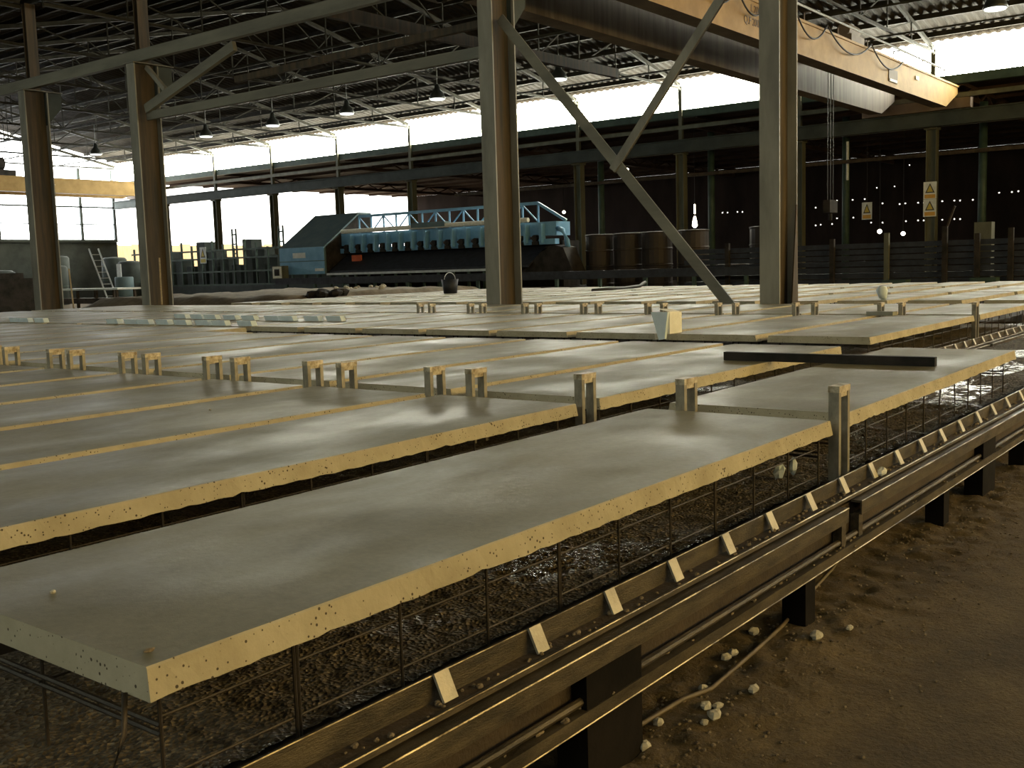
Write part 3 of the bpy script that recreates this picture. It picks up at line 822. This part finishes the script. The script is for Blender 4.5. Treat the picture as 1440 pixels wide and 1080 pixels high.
for k in range(1,15):
    slab(4.90,(8.64 if k < 9 else 9.44)+rnd.choice((-.02,0,.02)),row_y(k)+rnd.uniform(-.01,.01),.98,'concrete slab just beyond the near bracket line, %s row from the right' % ORD[k-1],G2,1 if k==1 else 0)
for k in range(1,21):
    slab(9.66,13.30,row_y3(k)+rnd.uniform(-.012,.012),.995,'concrete slab between the open gap and the far bracket line, %s row from the right' % ORD[k-1],G3,1 if k==1 else 0)
for k in range(1,21):
    slab(13.56,16.44,row_y3(k)+rnd.uniform(-.012,.012),.995,'concrete slab between the far bracket line and the columns, %s row from the right' % ORD[k-1],G4,1 if k==1 else 0)
for j,(xa,xb,nm) in enumerate([(17.62,21.2,'first'),(21.45,25.05,'second'),(25.3,28.9,'third')]):
    for k in range(0,18):
        slab(xa,xb,2.2+1.18*k,.84,'concrete slab beyond the columns, %s block, %s row from the right' % (nm, ORD[k]),G5,0)

# ------------------------------------------------------------------ inverted U brackets
lg = MB(); 
def bracket_meshes(low):
    m1 = MB(); m1.box(-.07,-.043,0,.05,low,.875)
    m2 = MB(); m2.box(.043,.07,0,.05,low,.875)
    m3 = MB(); m3.box(-.071,.071,-.002,.052,.875,.905); m3.box(-.043,.043,.004,.046,.852,.875)
    return m1.mesh('bracket_leg','bracket_steel'), m2.mesh('bracket_leg','bracket_steel'), m3.mesh('bracket_bar','bracket_top')
BM = bracket_meshes(BED+.01)
def bracket(x,y,label,group):
    t = thing('slab_bracket', label, 'bracket', (x,y,BED), group)
    place('leg', BM[0], (x,y,0), t); place('leg', BM[1], (x,y,0), t); place('top_bar', BM[2], (x,y,0), t)
bracket(4.77,1.745,'tall steel bracket at the front corner of the foreground slab, standing on the rail','near bracket line')
bracket(4.77,2.545,'steel bracket at the back corner of the foreground slab','near bracket line')
for k in range(1,9):
    y = row_y(k)
    bracket(4.77,y-.01,'steel bracket on the near line, front corner of the %s row behind the foreground slab' % ORD[k-1],'near bracket line')
    bracket(4.77,y+.77,'steel bracket on the near line, back corner of the %s row behind the foreground slab' % ORD[k-1],'near bracket line')
for k in range(1,9):
    y = row_y3(k)
    bracket(13.43,y-.01,'small steel bracket on the far line, front corner of the %s row from the right' % ORD[k-1],'far bracket line')
    bracket(13.43,y+.86,'small steel bracket on the far line, back corner of the %s row from the right' % ORD[k-1],'far bracket line')
bracket(13.43,row_y3(9)-.01,'leftmost small steel bracket on the far line','far bracket line')

# ------------------------------------------------------------------ loose things on the slabs
b = MB(); b.beam((7.20,3.55,.782),(7.24,2.03,.782),.055,.062); tag(b.build('steel_bar','machine_dark'),'dark square steel bar lying across two slabs','bar')
# bent white carton standing in the gap
t = thing('white_carton','torn white foam carton standing at the edge of a far slab','carton',(9.62,5.46,.70))
b = MB(); b.prism([(5.40,.70),(5.47,.69),(5.56,.98),(5.36,.98)],'x',9.56,9.60); b.build('front_panel','foam_blue',t)
b = MB(); b.prism([(9.60,.752),(9.86,.752),(9.86,.97),(9.60,.98)],'y',5.36,5.385); b.build('side_panel','foam_white',t)
b = MB(); b.add([(9.60,5.36,.98),(9.86,5.385,.97),(9.82,5.46,1.0),(9.60,5.50,1.01),(9.60,5.36,.985),(9.86,5.385,.975),(9.82,5.46,1.005),(9.60,5.50,1.015)],[(0,1,2,3),(4,5,6,7),(0,1,5,4),(1,2,6,5),(2,3,7,6),(3,0,4,7)]); b.build('flap','foam_white',t)
b = MB(); b.blob((17.95,5.92,.87),.10,.11,.12,4); tag(b.build('foam_lump','foam_blue',smooth=True),'round pale foam lump on a slab behind the far brackets','foam')
b = MB(); b.box(13.18,13.36,4.22,4.55,.752,.80); tag(b.build('foam_offcut','wall_grey'),'small grey offcut lying against a bracket of the far line','offcut')
# pale foam blocks at slab ends on the left
fb = MB(); fb.prism([(-.17,0),(.15,0),(.19,.075),(-.13,.075)],'x',-.05,.05); fb_me = fb.mesh('foam_block','foam_blue')
blocks = []
for xa in (166,194,214,242,268,298,320,353): blocks.append((9.72, 16.0-(xa-158)/54.2, 'lower'))
for i,(xx,yy_) in enumerate([(11.2,16.1),(11.15,15.55),(11.1,15.1),(11.05,14.5),(11.0,13.95),(10.95,13.3),(10.92,12.9),(10.95,12.35),(11.0,11.9)]): blocks.append((xx,yy_,'upper'))
for y in (19.1,18.75,18.2): blocks.append((9.72,y,'left'))
cnt = {'lower':0,'upper':0,'left':0}
for x,y,w in blocks:
    z = .752
    o = place('foam_block', fb_me, (x,y,z), None, 0)
    lab = {'lower':'pale blue foam block in the nearer row at the slab ends, %s from the left','upper':'pale blue foam block in the farther row on the slabs, %s from the left','left':'pale blue foam block at the left edge of the picture, %s from the left'}[w]
    tag(o, lab % ORD[cnt[w]], 'foam block', 'foam blocks on the slabs'); cnt[w]+=1
b = MB(); b.tube([(24.5,16.1,.77),(25.3,15.95,.79),(26.2,16.1,.775),(27.4,16.3,.80),(27.8,16.35,.9)],.05,6); tag(b.build('cable_coil','cable_black',smooth=True),'black cable lying on the far slabs','cable')
t = thing('bucket','dark bucket standing on the slabs left of the middle column','bucket',(24.0,20.9,.75))
b = MB(); b.lathe((24.0,20.9,.752),[(.20,0),(.26,.42),(.235,.42),(.18,.03)],14); b.build('pail','blue_black',t,True)
b = MB(); b.tube([(24.0+.25*math.cos(a),20.9-.0,1.17+.2*math.sin(a)) for a in np.linspace(0,math.pi,9)],.012,5); b.build('handle','aluminium',t)
# crumbs on the front slab
for i,(x,y) in enumerate([(1.25,2.39),(3.55,4.9),(2.7,5.7)]):
    b = MB(); b.blob((x,y,.754),.008,.006,.005,i); tag(b.build('crumb','stone_pale'),['pale crumb on the foreground slab','crumb on the second row behind the foreground slab','crumb on the third row behind the foreground slab'][i],'crumb')

# ------------------------------------------------------------------ sand heap and things beside the slabs
gx = np.arange(19.5,31.7,.3); gy = np.arange(23.7,36.5,.3); A,B = np.meshgrid(gx,gy,indexing='ij')
H = np.minimum(np.minimum(A-19.5,31.6-A)/1.6,np.minimum(B-23.7,36.2-B)/1.2); H = np.clip(H,0,1)
Z = H*(.72+.10*vnoise(A,B,1.6,51)+.10*vnoise(A,B,.5,52))
m = MB(); n1,n2=len(gx),len(gy); m.v=list(zip(A.ravel().tolist(),B.ravel().tolist(),(Z+.0).ravel().tolist())); m.f=[(i*n2+j,(i+1)*n2+j,(i+1)*n2+j+1,i*n2+j+1) for i in range(n1-1) for j in range(n2-1)]; m.m=[0]*len(m.f)
tag(m.build('sand_heap','sand',smooth=True),'low brown heap of sand and rubble behind the left slabs','heap')
spots = []
for i in range(12):
    x = rnd.uniform(24,31); spots.append((x, x*1.02+rnd.uniform(-1.2,2.0)))
spots.sort(key=lambda p: -p[1]/p[0])
for i,(x,y) in enumerate(spots):
    j1 = int(np.clip((x-19.5)/.3,0,n1-1)); j2=int(np.clip((y-23.7)/.3,0,n2-1)); s=rnd.uniform(.06,.14)
    b = MB(); b.blob((x,y,Z[j1,j2]+s*.4),s,s,s*.6,60+i); tag(b.build('rubble_stone','stone_pale'),'pale stone on the brown sand heap, %s from the left' % ORD[i],'stone','stones on the sand heap')
b = MB()
for i in range(9): b.blob((22.4+rnd.uniform(-.5,.5),24.4+rnd.uniform(-.4,.4),.8+rnd.uniform(-.05,.12)),.26,.22,.13,80+i)
tag(b.build('rag_pile','machine_dark'),'dark tangled rag pile on the edge of the sand heap','rags')

# ------------------------------------------------------------------ blue machine
bx = 36.0
t = thing('bending_machine','long blue mesh machine with lattice gantry and sloped cabinet','machine',(bx,33,0))
cab = MB(); cab.prism([(34.2,1.40),(34.2,2.72),(36.6,4.35),(37.4,4.35),(37.4,1.40)],'y',37.6,40.8); c_ = cab.build('cabinet',['paint_blue_dull'],t)
b = MB(); b.box(34.16,34.2,37.6,40.8,1.42,2.02); b.build('front_panel','paint_blue',c_)
b = MB(); b.box(34.16,34.2,37.6,40.8,2.06,2.70); b.build('front_panel','paint_blue',c_)
b = MB(); b.box(34.14,34.16,38.9,39.8,2.2,2.45); b.build('name_plate','white_paint',c_)
b = MB(); b.box(34.14,34.16,37.65,38.25,1.55,1.68); b.build('label_plate','white_paint',c_)
b = MB(); b.box(34.3,37.4,37.55,37.6,1.4,4.2) if False else b.prism([(34.3,1.45),(34.3,2.7),(36.6,4.25),(37.3,4.25),(37.3,1.45)],'y',37.56,37.6); b.build('side_cover','machine_dark',c_)
b = MB(); b.box(33.6,34.0,40.0,40.7,1.22,1.86); mon = b.build('control_box','post_olive',t)
b = MB(); b.box(33.57,33.6,40.03,40.67,1.26,1.82); b.build('bezel','foam_white',mon)
b = MB(); b.box(33.55,33.57,40.17,40.53,1.38,1.70); b.build('screen','machine_dark',mon)
# base, rails
b = MB(); b.box(34.4,37.4,24.6,42.5,.0,.62); b.build('base','machine_dark',t)
b = MB(); b.box(34.0,34.3,22,38.2,.92,1.12); b.build('lower_rail','blue_black',t)
b = MB(); b.box(34.0,34.12,26.5,37.3,1.34,1.44); b.build('pale_rail','aluminium',t)
for k in range(14):
    b = MB(); b.box(34.02,34.12,26.0+k*.85,26.1+k*.85,0,1.34); b.build('rail_post','dark_green',t)
b = MB(); b.box(35.6,36.8,24.8,37.5,.62,2.5); b.build('inner_frame','machine_dark',t)
# mesh table slope
b = MB(); b.prism([(34.3,1.45),(35.6,2.25),(35.6,2.33),(34.3,1.53)],'y',25.6,37.4); b.build('table','blue_black',t)
# body beam and heads
b = MB(); b.box(35.3,36.3,24.9,37.6,2.72,3.28); b.build('body_beam','paint_blue',t)
for k in range(15):
    y = 25.5+k*.80
    b = MB(); b.box(35.0,35.3,y-.06,y+.06,2.42,3.2); h_=b.build('head','paint_blue',t)
    b = MB(); b.cyl((35.05,y+.35,2.62),(35.3,y+.35,2.62),.14,8); b.box(35.08,35.3,y+.2,y+.5,2.35,2.5); b.build('motor','machine_dark',h_)
b = MB(); b.box(35.2,35.5,24.9,37.6,2.36,2.58); b.build('guide_beam','paint_blue',t)
b = MB(); b.cyl((35.02,26.1,3.38),(35.02,37.2,3.38),.10,8); b.build('light_tube','foam_white',t)
b = MB(); b.box(34.9,35.3,30.6,32.6,3.34,3.56); b.build('gear_box','paint_blue_dull',t)
b = MB(); b.box(35.0,35.1,36.0,36.6,1.95,2.25); b.build('red_cover','red_paint',t)
# lattice gantry
gt_ = MB(); gt_.box(35.55,35.67,26.0,36.6,4.02,4.14); gt_.build('gantry_top_chord','paint_blue',t)
b = MB(); b.beam((35.6,26.0,4.08),(35.6,24.6,3.3),.11,.11); b.build('gantry_end','paint_blue',t)
n = 13
for k in range(n+1):
    y = 26.0+k*10.6/n
    b = MB(); b.beam((35.6,y,3.28),(35.6,y,4.05),.07,.07); b.build('gantry_post','paint_blue',t)
    if k < n:
        b = MB(); y2 = y+10.6/n
        b.beam((35.6,y,4.05 if k%2 else 3.3),(35.6,y2,3.3 if k%2 else 4.05),.05,.05); b.build('gantry_diagonal','paint_blue',t)
# right end arm and hopper
b = MB(); b.tube([(35.4,24.9,3.0),(35.2,24.5,2.9),(35.1,24.25,2.5),(35.1,24.2,2.2)],.11,8); b.build('arm','paint_blue',t,True)
b = MB(); b.prism([(23.6,1.15),(26.3,1.15),(25.2,2.05),(24.5,2.3),(24.1,2.2)],'x',34.6,35.5); b.build('hopper','machine_dark',t)

# long low kerb beam on posts in front of machine, to the right
t = thing('guide_beam','long dark horizontal beam on short posts between the machine and the slabs','beam',(32,22,0))
b = MB(); b.box(31.9,32.1,14.5,38.5,.98,1.26); b.build('beam','blue_black',t)
b = MB(); b.box(31.85,32.2,14.5,38.5,.30,.62); b.build('lower_beam','machine_dark',t)
for k in range(13):
    y = 15+k*1.9; b = MB(); b.box(31.95,32.05,y-.06,y+.06,0,.98); b.build('post','dark_green',t)

# ------------------------------------------------------------------ drums
dm = MB(); dm.lathe((0,0,0),[(.60,0),(.62,.02),(.62,.06),(.60,.08),(.60,.62),(.62,.64),(.62,.68),(.60,.70),(.60,1.25),(.62,1.27),(.62,1.32),(.56,1.33),(.56,1.30)],20); drum_me = dm.mesh('steel_drum','drum_brown',smooth=False)
DP = [(36.5,23.55),(36.5,22.2),(36.5,20.9),(36.5,19.3),(36.5,17.6),(36.6,16.35)]
for i,(x,y) in enumerate(DP):
    for lv in range(2):
        if i == 4 and lv == 1: continue
        o = place('steel_drum', drum_me, (x,y,lv*1.34+.02))
        tag(o,'dark brown steel drum, %s stack right of the blue machine, %s one' % (ORD[i], 'upper' if lv else 'lower'),'drum','stacked drums')

# ------------------------------------------------------------------ rack of dark steel sections at the right
t = thing('section_rack','rack of long dark steel sections behind the slabs at the right','rack',(33,11,0))
for k in range(7):
    z = .62+k*.185; xo = 32.6+.12*(k%2)
    b = MB(); b.box(xo,xo+.7,3.0+.6*(k%3),17.6-.4*(k%2),z,z+.15); b.build('steel_section','blue_black',t)
b = MB(); b.box(32.7,33.5,3.0,17.6,.25,.50); b.build('bottom_bearer','machine_dark',t)
for i,y in enumerate([15.9,14.6,13.7,12.3,10.6,8.9,8.0,7.1]):
    b = MB(); b.box(32.42,32.54,y-.07,y+.07,0,2.05+.12*(i%3)); b.build('rack_post','post_olive' if i in (1,4) else 'machine_dark',t)
for i,(y,z) in enumerate([(10.2,.75),(7.7,.78)]):
    b = MB(); b.box(31.9,32.38,y-.35,y+.35,0,z); tag(b.build('timber_block','dark_green'),['greenish block standing before the dark section rack','yellowish block before the rack near the right edge'][i],'block')
b = MB(); b.beam((33.45,9.9,.02),(33.45,8.9,2.9),.05,.05); tag(b.build('leaning_bar','rust_steel'),'thin bar leaning out of the dark section rack','bar')
b = MB(); b.box(34.5,34.9,8.1,8.6,1.9,2.42); b.box(34.5,34.9,8.1,8.6,0,1.9); tag(b.build('switch_box','post_olive'),'small pale switch box behind the rack near the right edge','box')

# ------------------------------------------------------------------ left background: racks, cabinets, ladder, bench
t = thing('mould_rack','long dark green rack of moulds in front of the bright opening','rack',(41,52,0))
for k in range(20):
    y = 42.8+k*1.05
    b = MB(); b.box(40.2,40.3,y-.05,y+.05,0,3.1+.25*((k*7)%3)); b.build('upright','dark_green',t)
for z in (.9,1.7,2.5,3.0):
    b = MB(); b.box(40.18,40.32,42.7,63,z-.05,z+.05); b.build('rack_rail','dark_green',t)
for k in range(17):
    y = 43.2+k*1.15; h = 1.2+.5*((k*5)%4)
    b = MB(); b.box(40.8,41.6,y,y+.85,0.02,h+.9); b.build('mould','wall_dark',t)
b = MB(); b.box(40.15,40.9,42.7,63,.05,.85); b.build('rack_base','wall_dark',t)
for i,y in enumerate([47.6,52.3,57.0]):
    tt = thing('lattice_post','dark lattice post against the bright opening, %s from the right' % ORD[i],'post',(44.0,y,0),'lattice posts')
    for dy in (-.2,.2):
        b = MB(); b.box(43.95,44.05,y+dy-.04,y+dy+.04,0,4.5); b.build('leg','dark_green',tt)
    for z in np.arange(.4,4.5,.62):
        b = MB(); b.box(43.97,44.03,y-.2,y+.2,z-.05,z+.05); b.build('rung','dark_green',tt)
sign('notice_sign', 40.16, 55.2, 2.25, .62, 1.0, 'white notice with dark symbol on the green rack at left', tri=True, bar='sign_yellow')
cabs = [(39.0,63.2,1.6,2.7,'tall dark cabinet left of the second column'),(38.2,60.2,1.4,2.4,'dark green tank against the gable near the ladder'),(36.5,66.0,1.7,2.9,'tall dark tank at the left beside the ladder'),(33.0,60.0,1.6,2.2,'dark cabinet between the two left columns'),(31.0,63.0,2.2,2.0,'low dark cabinet at the far left')]
for i,(x,y,w,h,lab) in enumerate(cabs):
    t = thing('storage_tank',lab,'tank',(x,y,0),'dark tanks by the gable')
    b = MB(); b.lathe((x,y,0.02),[(w*.5,0),(w*.5,h),(w*.42,h+.12),(w*.12,h+.16)],18); b.build('shell','wall_dark',t,True)
    b = MB(); b.lathe((x,y,h*.5),[(w*.515,0),(w*.515,.06)],18); b.build('hoop','dark_green',t)
b = MB(); b.lathe((36.0,57.4,.02),[(.55,0),(.55,1.5),(.5,1.55)],16); tag(b.build('grey_barrel','paint_blue_dull',smooth=True),'grey-blue barrel behind the bench at the left','barrel')
t = thing('ladder','pale aluminium ladder leaning left of the second column','ladder',(29.8,49,0))
pa = [Vector((29.7,48.7,.0)),Vector((29.9,50.7,3.05))]
for off in (Vector((0,0,0)),Vector((.40,-.22,0))):
    b = MB(); b.beam(pa[0]+off,pa[1]+off,.06,.07); b.build('stile','aluminium',t)
for k in range(1,10):
    p = pa[0].lerp(pa[1],k/10); b = MB(); b.cyl(p,p+Vector((.40,-.22,0)),.022,6); b.build('rung','aluminium',t)
b = MB(); b.box(36.2,36.25,58.0,58.45,0,2.35); tag(b.build('upright_board','white_paint'),'narrow white board standing right of the ladder','board')
t = thing('work_bench','low bench with a pale board top behind the left slabs','bench',(27,46,0))
b = MB(); b.box(26.6,27.8,43.0,48.6,.98,1.06); b.build('board','white_paint',t)
for y in (43.3,45.0,46.6,48.2):
    b = MB(); b.box(26.7,26.8,y-.05,y+.05,0,.98); b.build('leg','rust_steel',t)
    b = MB(); b.box(27.6,27.7,y-.05,y+.05,0,.98); b.build('leg','rust_steel',t)
b = MB(); b.box(26.7,27.7,43.2,48.3,.35,.6); b.build('shelf','rust_steel',t)
b = MB(); b.beam((16.75,24.95,2.0),(16.3,24.3,.77),.04,.05); tag(b.build('plank','timber'),'pale stick leaning on the knee-braced column','stick')
b = MB(); b.beam((21.3,37.6,1.9),(21.0,36.9,.0),.05,.05); tag(b.build('plank','timber'),'pale stick standing left of the leftmost column','stick')
b = MB(); b.box(17.9,20.3,38.2,42.5,0,1.6); b.box(18.1,20.0,38.5,42.0,1.6,1.8); tag(b.build('covered_stack','machine_dark'),'dark covered stack at the far left edge','stack')

# ------------------------------------------------------------------ points of light in the next bay
def px_ray(x,y):
    return (right*((x-720)/F_PX) + down*((y-540)/F_PX) + fwd)
holes = [(1177,282),(1199,281),(1216,280),(1225,287),(1241,286),(1265,287),(1273,286),(1291,285),(1299,285),(1325,283),(1342,282),(1350,282),(1368,281),(1405,271),(1423,270),(1432,269),
         (1177,307),(1200,306),(1216,306),(1225,313),(1241,313),(1274,311),(1291,310),(1299,310),(1325,309),(1342,308),(1350,308),(1132,293),(1147,292),(1170,291),(1131,317),(1147,317),(1154,316),(1170,315),
         (1016,299),(1023,299),(1037,298),(1044,298),(1279,232),(1258,262),(1233,264),(1080,296),(1080,319)]
hm = MB()
for i,(px,py) in enumerate(holes):
    d = px_ray(px,py); s = 74.78/d.x; p = Vector((0,0,EYE))+d*s
    r = .042 if i < 38 else .033
    hm.cyl((74.78,p.y,p.z),(74.795,p.y,p.z),r,7)
o = hm.build('daylight_pinholes','daylight_hole',wall_far); o['kind'] = 'stuff'
for i,(px,py,r,lab) in enumerate([(1237,325,.13,'bright round work lamp in the dark next bay, left of a pair'),(1270,328,.12,'bright round work lamp in the dark next bay beside the signed post'),(1073,336,.14,'bright round work lamp beside the flared column'),(882,238,.10,'small round lamp right of the brace crossing'),(1168,297,.10,'small round lamp behind the crane column'),(793,298,.11,'small round lamp at the right end of the blue machine')]):
    d = px_ray(px,py); s = 60.0/d.x; p = Vector((0,0,EYE))+d*s
    t = thing('work_lamp',lab,'lamp',(p.x,p.y,p.z),'lamps in the next bay')
    b = MB(); b.lathe((p.x,p.y,p.z-r*.2),[(r*.35,-r*.9),(r,-.2*r),(r,.35*r),(r*.4,r)],12); b.build('globe','lamp_glow',t,True)
    b = MB(); b.cyl((p.x,p.y,p.z+r*.7),(p.x,p.y,8.4),.015,5); b.build('cord','cable_black',t)
d = px_ray(977,304); s = 50/d.x; p = Vector((0,0,EYE))+d*s
t = thing('hanging_bulb','bright bulb with a glowing tube above it over the drums','lamp',tuple(p))
b = MB(); b.lathe((p.x,p.y,p.z-.5),[(.05,-.1),(.14,0),(.12,.2),(.05,.5)],12); b.build('bulb','lamp_glow',t,True)
b = MB(); b.cyl((p.x,p.y,p.z+.12),(p.x,p.y,p.z+.62),.04,8); b.build('tube','lamp_glow',t)
b = MB(); b.cyl((p.x,p.y,p.z+.62),(p.x,p.y,8.4),.015,5); b.build('cord','cable_black',t)

# ------------------------------------------------------------------ hose and stones on the ground
pts2 = [(800,1080),(858,1042),(960,982),(1000,962),(1060,918),(1100,880),(1140,832),(1170,800),(1190,775),(1202,768)]
hp = []
for k,(px,py) in enumerate(pts2):
    d = px_ray(px,py); zt = .03 + (.20*((k-6)/3)**1.3 if k > 6 else 0)
    s = (zt-EYE)/d.z; p = Vector((0,0,EYE))+d*s
    zz = zt if k > 6 else ground_z(p.x,p.y)+.012
    hp.append((p.x,p.y,zz))
b = MB(); b.blob((1.15,1.84,.754),.016,.008,.004,9); tag(b.build('crumb','stone_brown'),'dark chip near the corner of the foreground slab','crumb')
b = MB(); b.tube(hp,.008,8); tag(b.build('hose','hose',smooth=True),'brown hose snaking along the ground below the rail','hose')
for i,(px,py,r_) in enumerate(sorted([(992,985,.03),(1009,984,.026),(1005,1003,.034),(1060,965,.03),(1148,893,.036),(1060,885,.034),(1030,915,.03),(988,960,.026),(1020,920,.03),(926,1010,.026),(1195,880,.024),(905,1045,.03),(990,1010,.02)])):
    d = px_ray(px,py); s = (.03-EYE)/d.z; p = Vector((0,0,EYE))+d*s
    b = MB(); b.blob((p.x,p.y,ground_z(p.x,p.y)+r_*.35),r_*.95,r_*.7,r_*.5,200+i)
    tag(b.build('stone','stone_pale',smooth=False),'pale stone chip on the ground by the hose, %s from the left' % ORD[i],'stone','pale stones by the hose')
r = random.Random(99); d_ = MB()
for k in range(1500):
    x = r.uniform(.8,8.5); y = 1.75 - abs(r.gauss(0,.38)); s = r.uniform(.002,.008)
    d_.blob((x,y,ground_z(x,y)+s*.3),s*1.3,s,s*.7,k)
o = d_.build('spoil_crumbs','stone_brown',floor); o['kind'] = 'stuff'
b = MB(); b.blob((5.05,1.66,.455),.035,.022,.024,3); tag(b.build('foam_scrap','foam_white'),'white scrap lying on the side rail by the tall bracket','scrap')
b = MB(); b.blob((4.66,2.02,.49),.035,.03,.035,5); b.blob((4.73,1.98,.505),.025,.02,.045,6); tag(b.build('foam_scrap','foam_blue'),'pale scrap under the foreground slab by the tall bracket','scrap')
b = MB(); b.tube([(1.085,1.83,.69),(1.06,1.80,.62),(1.01,1.78,.55),(1.04,1.75,.48),(1.12,1.72,.45)],.006,6); tag(b.build('loose_wire','bar_steel',smooth=True),'bent wire hanging from the corner of the foreground slab','wire')
